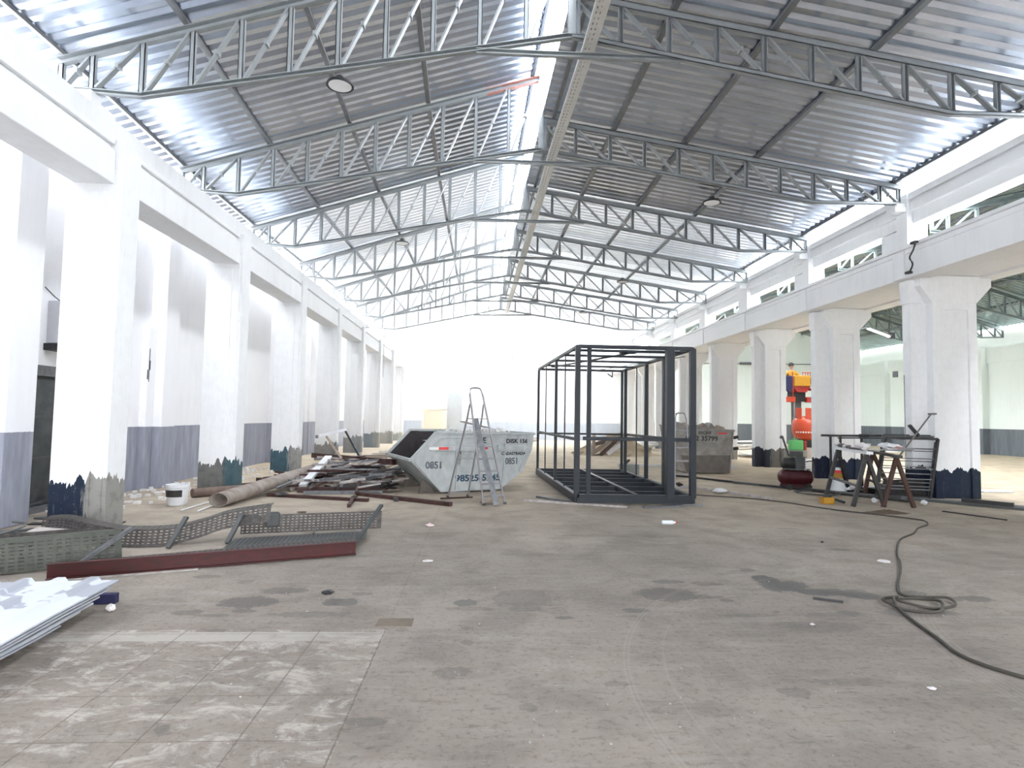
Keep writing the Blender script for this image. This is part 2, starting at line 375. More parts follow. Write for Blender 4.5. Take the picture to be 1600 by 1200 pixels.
# left door 1: dark steel door
d = tag(MB().bb((-7.30, 9.75, 0), (-7.24, 10.95, 2.3)).build('door_1', DOORM), kind='structure')
for zz in (.08, .82, 1.5, 2.15): MB().bb((-7.24, 9.78, zz), (-7.205, 10.92, zz+.035)).build('door_rail', GREYD, d)
MB().bb((-7.24, 10.83, 0), (-7.12, 10.95, 2.35)).build('door_frame', DARK, d)
MB().bb((-7.24, 9.78, 2.18), (-7.10, 10.95, 2.35)).build('door_header', GREYBAR, d)
MB().bb((-7.2, 9.70, .0), (-6.95, 10.9, .06)).build('door_sill', GREYBAR, d)
# door 2
d = tag(MB().bb((-7.38, 26.3, 0), (-7.33, 27.1, 2.2)).build('door_2', BLACK), kind='structure')
MB().bb((-7.12, 26.15, 0), (-7.06, 26.3, 2.38)).bb((-7.12, 27.1, 0), (-7.06, 27.25, 2.38)).bb((-7.12, 26.15, 2.23), (-7.06, 27.25, 2.38)).build('door_frame', WHITE, d)
# window air unit above door 1
t = thing('air_conditioner', 'white box air conditioner high on the left wall above the dark door', 'air conditioner', (-7.1, 10.35, 2.72))
MB().bb((-7.1, 10.05, 2.72), (-6.72, 10.62, 3.42)).build('housing', simple('ac_grey', (.48, .48, .51), (.42, .42, .45), .6), t, bevel=.01)
MB().bb((-7.1, 10.62, 2.72), (-6.73, 10.66, 3.40)).build('side_panel', WHITE, t)
MB().bb((-7.1, 10.0, 2.60), (-6.62, 10.75, 2.71)).build('bracket_shelf', BLACK, t)
MB().pipe([(-7.05, 10.3, 3.43), (-7.07, 10.15, 3.5), (-7.09, 9.95, 3.62)], .008).build('cable', GREYD, t)
# conduit with boxes on the left wall
t = thing('electrical_conduit', 'thin grey conduit with two junction boxes on the left wall between columns', 'conduit', (-7.08, 14.0, .75))
MB().tube((-7.08, 14.0, 1.0), (-7.08, 14.0, 6.2), .014).build('pipe', GREYBAR, t)
MB().bb((-7.1, 13.94, .68), (-7.02, 14.06, 1.0)).build('socket_box', DARK, t)
MB().bb((-7.1, 13.94, 2.15), (-7.02, 14.06, 2.35)).build('switch_box', GREYD, t)
# spalled patch on the pilaster
tag(MB().bb((-6.963, 12.83, 2.25), (-6.955, 12.86, 2.95)).bb((-6.963, 12.86, 2.5), (-6.955, 12.89, 2.7)).bb((-6.963, 12.79, 2.3), (-6.955, 12.82, 2.5)).build('wall_scar', DARK), 'dark vertical scar in the white pilaster of the left wall', 'scar')

# left colonnade
LEFTC = [((.004, .013, .034), (.27, .26, .24), .12, .80), ((.14, .14, .13), (.05, .10, .12), .18, .72), ((.04, .09, .12), (.24, .24, .23), .12, .75),
         ((.20, .19, .18), (.14, .14, .14), .2, .72), ((.20, .20, .19), (.15, .16, .16), .0, .8), ((.10, .13, .15), (.25, .25, .22), .1, .85), ((.34, .33, .28), (.2, .2, .17), .1, .8), ((.3, .3, .26), (.4, .4, .3), .1, .6)]
LY = [8.45 + 4.37*k for k in range(8)]
LXN = [-5.08, -5.12, -5.14, -5.12, -5.1, -5.08, -5.05, -5.02]
names = ['nearest concrete column of the left row, with a blue and bare grey foot', 'second concrete column from the camera in the left row, grey and teal foot', 'third concrete column from the camera in the left row, teal patch on its foot',
         'fourth concrete column from the camera in the left row, behind the white topped frame', 'fifth concrete column from the camera in the left row', 'sixth concrete column from the camera in the left row', 'seventh concrete column from the camera in the left row', 'farthest concrete column of the left row, by the end wall']
for k in range(8):
    lo, mid, sp, hg = LEFTC[k]; x1 = LXN[k]; y0 = LY[k]
    m_ = column_mat('left_column_paint_%d' % k, lo, mid, sp, hg)
    b = MB(); b.bb((x1-.74, y0, 0), (x1-.05, y0+.42, 5.0)); b.bb((x1-.5, y0-.025, 0), (x1-.2, y0+.1, 4.7)); b.bb((x1-.3, y0+.02, 0), (x1, y0+.46, 5.45))
    tag(b.build('concrete_column', m_, origin=(x1-.37, y0+.2, 0), bevel=.015), names[k], 'column', 'columns of the left row')
for k in range(-1, 8):
    ya = (LY[k]+.46) if k >= 0 else 2.0; yb = LY[k+1] if k < 7 else 44
    b = MB(); b.bb((-5.72, ya, 4.80), (-5.18, yb, 5.28)); b.bb((-5.72, ya, 5.28), (-5.24, yb, 5.36)); b.bb((-5.72, ya, 5.36), (-5.19, yb, 5.44))
    tag(b.build('concrete_beam', BEAMW, bevel=.012), ('nearest white concrete beam over the left row, running out of frame' if k < 0 else 'white concrete beam of the left row spanning from the %s column to the next' % ORD[k] if k < 7 else 'white concrete beam of the left row ending at the far wall'), 'beam', 'beams of the left row')
struct('wall_left_upper', MB().bb((-6.2, -6, 5.40), (-5.55, 44, 5.97)), BEAMW)
for k, Y in enumerate(TY):
    tag(MB().bb((XL[k]-.15, Y-.16, 5.97), (XL[k]+.75, Y+.16, 6.12)).bb((XL[k]-.12, Y-.13, 6.12), (XL[k]+.55, Y+.13, 6.385)).build('truss_corbel', WHITE, bevel=.01),
        'white concrete corbel under the left end of the %s roof truss from the camera' % ORD[k], 'corbel', 'corbels along the left wall top')

# right colonnade
RIGHTC = [((.003, .011, .032), (.008, .018, .034), .1, .72), ((.003, .011, .036), (.008, .02, .042), .1, .66), ((.01, .016, .03), (.17, .155, .14), -.3, .74), ((.2, .19, .17), (.3, .28, .25), 0, .6),
          ((.2, .2, .2), (.3, .3, .3), 0, .6), ((.2, .2, .2), (.3, .3, .3), 0, .6), ((.3, .3, .3), (.4, .4, .4), 0, .5), ((.3, .3, .3), (.4, .4, .4), 0, .5)]
RY = [12.85 + 4.1*k for k in range(8)]
rn = ['big white concrete column with a blue foot behind the sawhorses', 'white concrete column with a blue foot left of the sawhorses', 'white concrete column with a dark foot left of the compressor', 'white concrete column behind the old skip on the right',
      'fifth concrete column from the camera in the right row', 'sixth concrete column from the camera in the right row', 'seventh concrete column from the camera in the right row', 'farthest concrete column of the right row']
RXS = [10.14, 10.33, 10.28, 10.28, 10.28, 10.28, 10.28, 10.28]; RW = [1.05, .82, .78, .78, .78, .78, .78, .78]; RPX = [9.76, 9.90, 9.98, 10.0, 10.0, 10.0, 10.0, 10.0]
for k in range(8):
    lo, mid, sp, hg = RIGHTC[k]; y0 = RY[k]; x0 = RXS[k]; x1 = x0 + RW[k]; px_ = RPX[k]
    m_ = column_mat('right_column_paint_%d' % k, lo, mid, sp, hg, .16)
    b = MB()
    b.bb((x0+.012, y0, 0), (x1-.012, y0+.60, 4.45))
    b.bb((x0, y0-.05, 0), (x0+.20, y0+.615, 4.44)); b.bb((x1-.20, y0-.05, 0), (x1, y0+.615, 4.44)); b.bb((x0+.19, y0-.047, 4.25), (x1-.19, y0+.612, 4.43))
    b.prism([(x0-.004, 4.40), (x1+.004, 4.40), (x1+.36, 4.78), (x1+.36, 5.02), (x0-.28, 5.02), (x0-.28, 4.78)], y0-.055, y0+.62)
    b.bb((px_, y0+.15, 0), (x0+.1, y0+.40, 4.94)); b.bb((px_-.03, y0+.13, 4.4), (x0-.1, y0+.43, 4.94))
    tag(b.build('concrete_column', m_, origin=(x0+.5, y0+.3, 0), bevel=.012), rn[k], 'column', 'columns of the right row')
    if k < 7: tag(MB().bb((9.585, y0+.08, 4.96), (9.618, y0+.45, 5.60)).build('beam_pilaster', BEAMW, bevel=.008), 'flat white pilaster strip on the right beam over the %s column' % ORD[k], 'pilaster strip', 'pilaster strips on the right beam')
b = MB(); b.bb((9.62, 4, 4.95), (10.1, 44, 5.62)); b.bb((9.56, 4, 5.62), (10.1, 44, 5.70)); b.bb((9.60, 4, 5.50), (10.1, 44, 5.54))
tag(b.build('concrete_beam', BEAMW, bevel=.012), 'long white concrete beam running along the top of the right row', 'beam', 'beams of the right row')
tag(MB().bb((11.3, 4, 4.98), (11.75, 44, 5.6)).build('concrete_beam', BEAMW), 'white concrete beam on the far side of the right row, next to the second hall', 'beam', 'beams of the right row')
struct('trim_1', MB().bb((10.1, 4, 5.03), (11.3, 44, 5.2)), BEAMW)   # gutter slab between the beams
b = MB(); ye = 4.0
for k in range(-1, 9):
    y0 = 12.85+4.1*k+.04; y1 = min(y0, 44)
    b.bb((9.80, ye, 6.22), (10.15, y1, 6.55)); b.bb((9.72, ye, 6.50), (10.15, y1, 6.72)); b.bb((9.78, ye, 6.72), (10.15, y1, 6.78)); b.bb((9.70, ye, 6.78), (10.15, y1, 6.93)); ye = y0+.36
struct('wall_right_upper', b, BEAMW, bevel=.01)
for k in range(-1, 8):
    y0 = 12.85+4.1*k+.045
    b = MB(); b.bb((9.66, y0, 5.71), (10.15, y0+.35, 6.93)); b.bb((9.82, y0+.35, 5.71), (10.15, y0+1.10, 6.21))
    b.bb((9.40, y0+.02, 6.50), (9.67, y0+.33, 6.62)); b.bb((9.46, y0+.04, 6.62), (9.67, y0+.31, 6.70))
    tag(b.build('clerestory_post', WHITE, bevel=.01), 'short white post above the right beam, %s from the camera, holding a truss end' % ORD[k+1], 'post', 'posts above the right beam')

b = MB(); b.bb((-7.4, -6.3, 2.8), (29.3, -6, 9.5)); b.bb((-7.4, -6.3, 0), (-4.5, -6, 2.8)); b.bb((5.0, -6.3, 0), (29.3, -6, 2.8))
struct('wall_back', b, WHITE)
# end wall and gable
b = MB(); b.bb((-7.4, 44, 0), (12, 44.3, 7.2)); b.prism([(-7.4, 7.2), (12, 7.2), (12, 7.6), (1.2, 10.4), (-7.4, 7.6)], 44, 44.3)
struct('wall_end', b, WALL_END)
struct('wall_right_end', MB().bb((12, 44, 0), (29.3, 44.3, 10.6)), WALL_R)
b = MB(); b.bb((29, -6, 0), (29.3, 44, 5.2)); b.bb((28.9, -6, 5.2), (29.3, 44, 6.1)); b.bb((29.05, -6, 6.1), (29.3, 44, 7.0))
struct('wall_right', b, WALL_R)
for k in range(6):
    y = 20.2 + 4.1*k
    tag(MB().bb((28.6, y, 0), (29.05, y+.5, 6.1)).build('wall_pilaster', WALL_R), 'white pilaster with a dark grey foot on the far right wall, %s from the camera' % ORD[k], 'pilaster', 'pilasters of the far right wall')

# ------------------------------------------------------------ roof trusses
def truss(Y, xl, xk, xr, zl, zlt, zk, zkt_l, zkt_r, zr, zrt, kinkl, zkl, kinkr, zkr, label, mat, n=11, fine=True, group='roof trusses of the main hall', red=False):
    t = thing('roof_truss', label, 'roof truss', (xk, Y, zk), 0, group)
    topL = lambda x: zlt + (zkt_l-zlt)*(x-xl)/(xk-xl)
    topR = lambda x: zkt_r + (zrt-zkt_r)*(x-xk)/(xr-xk)
    def botL(x): return zl + (zkl-zl)*(x-xl)/(kinkl-xl) if x < kinkl else zkl + (zk-zkl)*(x-kinkl)/(xk-kinkl)
    def botR(x): return zk + (zkr-zk)*(x-xk)/(kinkr-xk) if x < kinkr else zkr + (zr-zkr)*(x-kinkr)/(xr-kinkr)
    P = lambda x, z: (x, Y, z)
    MB().chan(P(xl-.02, topL(xl)-.05), P(xk, topL(xk)-.05), .09, .12, .014).build('top_chord', mat, t)
    MB().chan(P(xr+.02, topR(xr)-.05), P(xk, topR(xk)-.05), .09, .12, .014).build('top_chord', mat, t)
    MB().chan(P(xl, zl), P(kinkl, zkl), .08, .07, .012).chan(P(kinkl, zkl), P(xk, zk), .08, .08, .012).build('bottom_chord', mat, t)
    MB().chan(P(xr, zr), P(kinkr, zkr), .08, .07, .012).chan(P(kinkr, zkr), P(xk, zk), .08, .08, .012).build('bottom_chord', mat, t)
    MB().beam(P(xk, zk), P(xk, zkt_l-.03), .12, .12, (0, 1, 0)).beam(P(xk+.1, zk), P(xk+.1, zkt_r-.03), .05, .12, (0, 1, 0)).build('king_post', mat, t)
    tx0, tx1 = xk-1.5, xk+1.75
    MB().chan(P(tx0, botL(tx0)-.03), P(tx1, botR(tx1)-.03), .07, .08, .012).build('tie_beam', mat, t)
    for side, (xe, tp, bt) in enumerate(((xl, topL, botL), (xr, topR, botR))):
        s = 1 if side == 0 else -1
        pan = (abs(xk-xe)-.48)/(n-1); xs = [xe+s*.03, xe+s*.48] + [xe+s*(.48+pan*i) for i in range(1, n-1)]
        for i, x in enumerate(xs):
            MB().chan(P(x, bt(x)+.03), P(x, tp(x)-.10), .07, .075, .012, (s, 0, 0)).build('end_post' if i == 0 else 'vertical', mat, t)
        xs2 = xs + [xk]
        for i in range(len(xs2)-1):
            a, b_ = xs2[i], xs2[i+1]
            p, q = Vector(P(a+s*.06, bt(a)+.05)), Vector(P(b_-s*.05, tp(b_)-.12))
            mb = MB().beam(p, q, .03, .05, (0, 1, 0), (0, .02)).beam(p, q, .03, .05, (0, 1, 0), (0, -.02))
            if fine and abs(xk-xe) > 3: mb.box((p+q)/2, (.05, .12, .07))
            mb.build('diagonal', mat, t)
    if red: MB().chan(P(xk-1.25, topL(xk-1.25)-.05), P(xk+.08, topL(xk)-.03), .1, .128, .016).build('primer_patch', PRIMER, t)['label'] = 'top end of the chord still in red primer'
    return t
for k, Y in enumerate(TY):
    lab = ['nearest grey roof truss, high across the top of the view', 'second grey roof truss from the camera, red primer at its peak'][k] if k < 2 else ('farthest pale roof truss, by the bright end' if k == 6 else '%s grey roof truss from the camera' % ORD[k])
    truss(Y, XL[k], XK[k], XR[k], 6.44, 6.90, 7.66, 9.36, 8.37, 6.72, 7.14, XL[k]+1.2, 6.38, XR[k]-2.05, 6.68, lab, STEELP, red=(k == 1), fine=k < 4)
# second hall trusses
for k in range(6):
    Y = 15.0+4.1*k
    truss(Y, 11.9, 20.5, 28.95, 6.78, 7.25, 8.1, 9.4, 9.4, 6.55, 7.0, 13.2, 6.72, 27.7, 6.5, 'dark green grey truss in the second hall on the right, %s from the camera' % ORD[k], STEELP2, n=11, fine=False, group='roof trusses of the second hall')

# purlins, sheets
YA, YB = -6.0, 33.6
def fs(Y, t_, side):
    if side == 0:
        xl, xk = lerp(XL, Y), lerp(XK, Y); x = xl + (xk-xl)*t_; return (x, Y, 6.93 + (9.37-6.93)*t_)
    xk, xr = lerp(XK, Y)+.12, lerp(XR, Y); x = xk + (xr-xk)*t_; return (x, Y, 8.39 + (7.16-8.39)*t_)
YS = [YA, 1, 5] + TY + [YB]
pn = ['at the left eave', 'one up from the left eave', 'two up from the left eave', 'three up from the left eave', 'at the left ridge edge']
for i, t_ in enumerate((.005, .235, .455, .675, .975)):
    b = MB()
    for a, c in zip(YS[:-1], YS[1:]):
        p, q = Vector(fs(a, t_, 0)), Vector(fs(c, t_, 0)); b.beam(p+Vector((0, 0, .03)), q+Vector((0, 0, .03)), .055, .06)
        if 0 < i < 4: b.beam(p+Vector((.04, 0, .03)), q+Vector((.04, 0, .03)), .03, .055)
    tag(b.build('roof_purlin', PURL), 'long steel purlin of the left roof slope, ' + pn[i], 'purlin', 'purlins of the left roof slope')
pn = ['at the right ridge edge', 'one down from the ridge', 'two down from the ridge', 'three down from the ridge', 'at the right eave']
for i, t_ in enumerate((.02, .185, .385, .59, .985)):
    b = MB()
    for a, c in zip(YS[:-1], YS[1:]):
        p, q = Vector(fs(a, t_, 1)), Vector(fs(c, t_, 1)); b.beam(p+Vector((0, 0, .03)), q+Vector((0, 0, .03)), .07, .06)
        if 0 < i < 4: b.beam(p+Vector((.05, 0, .03)), q+Vector((.05, 0, .03)), .03, .055)
    tag(b.build('roof_purlin', PURL), 'long steel purlin of the right roof slope, ' + pn[i], 'purlin', 'purlins of the right roof slope')

def sheet(name, fn, y0, y1, mat, pitch=.25, h=.050):
    b = MB(); P = []; y = y0
    while y < y1:
        for dy, dz in ((0, 0), (.10, 0), (.16, h), (.19, h), (.25, 0)):
            yy = min(y+dy*pitch/.25, y1); P.append((yy, dz))
        y += pitch
    P.append((y1, 0))
    vs_ = []
    for yy, dz in P:
        a, c = fn(yy); n = Vector((-(c[2]-a[2]), 0, c[0]-a[0])).normalized()
        vs_ += [Vector(a)+n*dz, Vector(c)+n*dz]
    b.add(vs_, [(2*i, 2*i+1, 2*i+3, 2*i+2) for i in range(len(P)-1)])
    me = bpy.data.meshes.new(name); me.from_pydata([tuple(v) for v in b.v], [], b.f); me.materials.append(mat)
    o = bpy.data.objects.new(name, me); col.objects.link(o)
    return o
up6 = Vector((0, 0, .066))
def leftspan(Y):
    a, c = Vector(fs(Y, -.045, 0)), Vector(fs(Y, .985, 0)); return a+up6, c+up6
def rightspan(Y):
    a, c = Vector(fs(Y, -.012, 1)), Vector(fs(Y, 1.02, 1)); return a+up6, c+up6
for nm, fn_ in (('ceiling_left', leftspan), ('ceiling_right', rightspan)):
    tag(sheet(nm, fn_, YA, 17.0, ROOF), kind='structure'); tag(sheet(nm+'_middle', fn_, 17.0, 23.0, ROOFT), kind='structure'); tag(sheet(nm+'_far', fn_, 23.0, 29.0, ROOFT2), kind='structure'); tag(sheet(nm+'_end', fn_, 29.0, 38.5, ROOFT3), kind='structure')
tag(sheet('ceiling_second_hall_left', lambda Y: (Vector((13.0, Y, 7.58)), Vector((20.4, Y, 9.48))), -6, 44, ROOF2), kind='structure')
tag(sheet('ceiling_second_hall_right', lambda Y: (Vector((20.6, Y, 9.48)), Vector((28.9, Y, 7.12))), -6, 44, ROOF2), kind='structure')
for i, x in enumerate((14.6, 16.6, 18.6, 20.4, 22.4, 24.4, 26.6)):
    z = 7.28+(9.43-7.28)*(x-11.9)/8.6 if x < 20.5 else 9.43-(9.43-7.03)*(x-20.5)/8.45
    tag(MB().beam((x, 4, z+.0), (x, 44, z+.0), .07, .06).build('roof_purlin', PURL), 'purlin of the second hall roof, %s from its left eave' % ORD[i], 'purlin', 'purlins of the second hall')

# perforated cable tray hanging along the ridge
def perf(fn, L, W, pu=.06, pv=.035, hu=.6, hv=.4, mu=.0, mv=.012):
    """perforated plate on fn(u,v): slots left open"""
    us = [0.]; u = mu
    while u+pu <= L: us += [u+pu*(1-hu)/2, u+pu*(1+hu)/2]; u += pu
    us += [L]; vv = [0.]; v = mv
    while v+pv <= W-mv+1e-6: vv += [v+pv*(1-hv)/2, v+pv*(1+hv)/2]; v += pv
    vv += [W]
    nu, nv = len(us), len(vv); P = [fn(a, c) for a in us for c in vv]; fs_ = []
    for i in range(nu-1):
        for j in range(nv-1):
            if i % 2 == 1 and j % 2 == 1 and i < nu-2 and j < nv-2: continue
            fs_.append((i*nv+j, (i+1)*nv+j, (i+1)*nv+j+1, i*nv+j+1))
    return P, fs_
def sheetobj(name, parts, mat, parent=None, th=.003):
    b = MB()
    for P, f in parts: b.add(P, f)
    o = b.build(name, mat, parent); s = o.modifiers.new('thick', 'SOLIDIFY'); s.thickness = th; s.offset = 0
    return o
CT = [(1.62, 5.0), (1.60, 9.0), (1.49, 13.0), (1.47, 17.0), (1.45, 21.0), (1.42, 25), (1.38, 29), (1.35, 33.2)]
def ctx(y):
    for (a, ya), (b_, yb) in zip(CT[:-1], CT[1:]):
        if y <= yb: return a+(b_-a)*(y-ya)/(yb-ya)
    return CT[-1][0]
t = thing('cable_tray', 'long perforated pale cable tray hanging under the ridge', 'cable tray', (1.5, 19, 7.47))
TRP = simple('tray_pale', (.60, .60, .57), (.5, .5, .48), .6, .2)
o = sheetobj('tray_bottom', [perf(lambda a, c: Vector((ctx(5+a)-.10+c, 5+a, 7.47)), 28.2, .20, .12, .06, .5, .3)], TRP, t)
o = sheetobj('tray_side', [perf(lambda a, c: Vector((ctx(5+a)-.10, 5+a, 7.47+c)), 28.2, .07, .12, .05, .5, .3)], TRP, t)
o = sheetobj('tray_side', [perf(lambda a, c: Vector((ctx(5+a)+.10, 5+a, 7.47+c)), 28.2, .07, .12, .05, .5, .3)], TRP, t)
for o in (x for x in t.children): o.location = -Vector(t.location)

# pendant high-bay lamps
def highbay(x, y, z, zt, label):
    t = thing('pendant_lamp', label, 'lamp', (x, y, z), 0, 'round high bay lamps')
    MB().lathe((x, y, z), [(.06, .085), (.12, .07), (.22, .035), (.235, .0), (.235, -.012), (.215, -.012), (.215, .0)], 28).build('housing', BLACK, t, True)
    MB().lathe((x, y, z-.006), [(.001, -.008), (.195, -.008), (.195, .004), (.001, .004)], 28).build('lens', LENS, t, True)
    MB().lathe((x, y, z), [(.075, .08), (.075, .15), (.03, .16)], 16).build('driver', DARK, t, True)
    MB().tube((x, y, z+.15), (x, y, zt), .006, 6).build('hanger', DARK, t)
zl = lambda Y, x: 6.93+(9.37-6.93)*(x-lerp(XL, Y))/(lerp(XK, Y)-lerp(XL, Y))
zr_ = lambda Y, x: 8.39+(7.16-8.39)*(x-lerp(XK, Y))/(lerp(XR, Y)-lerp(XK, Y))
highbay(-2.55, 10.2, 7.35, zl(10.2, -2.55), 'round black high bay lamp, nearest, hanging under the left slope')
highbay(-2.75, 20.0, 7.45, zl(20, -2.75), 'second round high bay lamp under the left slope')
highbay(-2.55, 27.5, 7.37, zl(27.5, -2.55), 'third round high bay lamp under the left slope')
highbay(5.9, 14.9, 7.3, zr_(14.9, 5.9), 'round black high bay lamp, nearest under the right slope')
highbay(5.75, 24.0, 7.3, zr_(24, 5.75), 'second round high bay lamp under the right slope')
highbay(5.4, 31.5, 7.3, zr_(31.5, 5.4), 'farthest round high bay lamp under the right slope')

# fluorescent fitting in the second hall
t = thing('tube_light', 'lit fluorescent batten hanging between the two blue footed columns', 'lamp', (12.14, 18, 4.65))
p, q = Vector((12.1, 18, 4.66)), Vector((14.0, 19.6, 4.66))
MB().beam(p, q, .16, .05).build('housing', GREYD, t); MB().tube(p+Vector((.05, 0, -.04)), q+Vector((0, 0, -.04)), .03).build('tube', FLOURM, t)
MB().beam((11.0, 17.3, 4.35), p, .04, .04).build('arm', GREYBAR, t); MB().tube(q, (14.0, 19.6, 7.83), .006, 6).build('hanger', DARK, t)
MB().box(q, (.22, .2, .2)).build('end_box', DARK, t)
#PART2
# ------------------------------------------------------------ lettering helper
def lettering(txt, size, mat, parent, M, name='lettering', ext=.002, sx=1.0, bold=.0):
    c = bpy.data.curves.new('tmp', 'FONT'); c.body = txt; c.size = size; c.extrude = ext; c.offset = bold; c.align_x = 'CENTER'; c.align_y = 'CENTER'; c.resolution_u = 3
    o = bpy.data.objects.new('tmp', c); col.objects.link(o); bpy.context.view_layer.update()
    me = bpy.data.meshes.new_from_object(o); bpy.data.objects.remove(o)
    me.transform(M @ Matrix.Diagonal((sx, 1, 1, 1))); me.materials.clear(); me.materials.append(mat)
    q = bpy.data.objects.new(name, me); col.objects.link(q); q.parent = parent; return q
def child(mb, name, mat, parent, **k):
    """mesh given in the parent's local coordinates"""
    o = mb.build(name, mat, None, **k); o.parent = parent; return o
RX = Matrix.Rotation(R(90), 4, 'X')

# ------------------------------------------------------------ skip 0851
t = thing('waste_skip', 'white open skip numbered 0851 standing in the middle of the hall', 'skip', (-.78, 12.72, 0), R(22))
prof = [(-.15, 1.30), (2.17, 1.27), (2.13, .93), (1.91, .45), (1.36, .06), (0, .04), (-.69, .72)]
W = 2.05; th = .02
child(MB().prism(prof, 0, th), 'side_panel', SKIP, t, bevel=.004); child(MB().prism(prof, W-th, W), 'side_panel', SKIP, t, bevel=.004)
b = MB()
for (a, c) in zip(prof[1:-1], prof[2:]): b.beam((a[0], W/2, a[1]), (c[0], W/2, c[1]), W-.05, .02)
o = child(b, 'body_shell', SKIP, t)
b = MB(); b.beam((-.02, W/2, .075), (-.675, W/2, .735), W-.06, .012); b.beam((0, W/2, .07), (1.3, W/2, .09), W-.06, .012)
b.bb((0, W-.035, .1), (1.8, W-.022, 1.26)); b.add([(-.15, W-.023, 1.27), (-.64, W-.023, .73), (0, W-.023, .1), (.05, W-.023, 1.27)], [(0, 1, 2, 3)])
child(b, 'inner_lining', SKIPIN, t)
b = MB()
for y in (0, W):
    for (a, c) in ((prof[0], prof[1]), (prof[0], prof[6])): b.beam((a[0], y, a[1]), (c[0], y, c[1]), .09, .05)
b.beam((prof[6][0], 0, prof[6][1]), (prof[6][0], W, prof[6][1]), .07, .06); b.beam((prof[1][0], 0, prof[1][1]), (prof[1][0], W, prof[1][1]), .07, .06)
child(b, 'rim', SKIP, t, bevel=.006)
b = MB()
b.prism([(-.33, .94), (1.9, .90), (1.98, .94), (2.0, 1.0), (-.28, 1.0)], -.035, 0); b.beam((-.62, -.01, .68), (1.93, -.02, .84), .03, .03) if False else None
b.beam((-.28, -.02, .92), (2.0, -.02, .90), .03, .03); b.beam((-.05, -.02, 1.18), (2.0, -.02, 1.22), .02, .02); b.beam((2.0, -.02, 1.22), (2.0, -.02, .9), .02, .02); b.beam((-.05, -.02, 1.18), (-.27, -.02, .95), .02, .02)
b.beam((.36, -.015, .9), (.30, -.015, .08), .03, .025); b.beam((1.45, -.015, .9), (1.38, -.015, .1), .03, .025)
b.beam((-.6, -.01, .68), (-.04, -.01, .07), .04, .02); b.beam((2.0, -.01, .92), (1.8, -.01, .44), .04, .02)
child(b, 'pressed_rib', SKIP, t, bevel=.004)
b = MB(); b.lathe((1.28, -.06, .98), [(.035, -.04), (.035, .05)], 14, 'Y'); b.lathe((1.28, -.06, .98), [(.055, -.05), (.055, -.03)], 14, 'Y'); b.bb((1.42, -.06, .94), (1.52, 0, 1.06)); b.lathe((.42, -.06, .86), [(.035, -.03), (.035, .05)], 14, 'Y')
child(b, 'lifting_lug', SKIP, t, smooth=True)
child(MB().pipe([(.30, -.04, .95), (.29, -.05, .8), (.31, -.06, .66), (.36, -.06, .62), (.40, -.05, .70), (.38, -.04, .84)], .018), 'chain', SKIP, t)
child(MB().bb((-.31, -.045, .93), (-.10, -.036, .985)), 'white_reflector', REFW, t)
child(MB().bb((-.10, -.045, .93), (.12, -.036, .985)), 'red_reflector', REFR, t)
child(MB().bb((.86, -.045, .93), (1.02, -.036, .99)), 'red_reflector', REFR, t)
b = MB()
for y in (.25, 1.55): b.beam((-.42, y, .02), (1.2, y, .02), .08, .04); b.prism([(-.42, .0), (-.1, .0), (-.1, .1), (-.35, .30)], y-.05, y+.05)
child(b, 'skid', SKIP2D, t)
for tx, sz, x, z, mm, k in (('0851', .20, -.18, .60, INKG, .95), ('0851', .20, 1.62, .66, INKG, .8), ('98525-5245', .19, .82, .31, INKB, 1.15), ('DISK 156', .13, 1.74, 1.105, INK, 1.05), ('CADASTRADA', .09, 1.66, .83, INK, 1.0), ('IE', .17, .93, 1.12, INK, 1)):
    lettering(tx, sz, mm, t, Matrix.Translation((x, -.006, z)) @ RX, 'lettering', .003, k, .028*sz)
# timber lying across the far end of the skip's top
for i, (a, c) in enumerate([((.75, .9, 1.52), (1.85, 1.4, 1.33)), ((.95, 1.2, 1.40), (1.95, .8, 1.34)), ((.7, 1.7, 1.38), (1.9, 1.75, 1.35))]):
    T = Matrix.Translation(t.location) @ Matrix.Rotation(R(22), 4, 'Z')
    tag(MB().beam(T @ Vector(a), T @ Vector(c), .10, .02).build('timber_batten', PLASTIC_W if i else TIMBER), ['dusty batten sticking up highest over the right end of the white skip', 'white batten lying lowest on the right rim of the white skip', 'white batten at the back of the right end of the white skip'][i], 'batten', 'battens on the white skip')
b = MB().bb((1.0, .5, 1.1), (1.9, 1.5, 1.31)); T = Matrix.Translation(t.location) @ Matrix.Rotation(R(22), 4, 'Z')
b2 = MB()
random.seed(3)
for i in range(60):
    p = T @ Vector((random.uniform(.55, 1.95), random.uniform(.2, 1.7), random.uniform(1.18, 1.31))); s = random.uniform(.05, .16)
    b2.box(p, (s, s*.7, s*.5), M=Euler((random.random()*3, random.random()*3, random.random()*3)).to_matrix().to_4x4())
b2.add([T @ Vector(v) for v in ((.1, .03, 1.05), (2.0, .03, 1.2), (2.0, 1.86, 1.2), (.1, 1.86, 1.05))], [(0, 1, 2, 3)])
tag(b2.build('rubble_load', RUBBLE), 'pale broken rubble filling the white skip', 'rubble', kind='stuff')

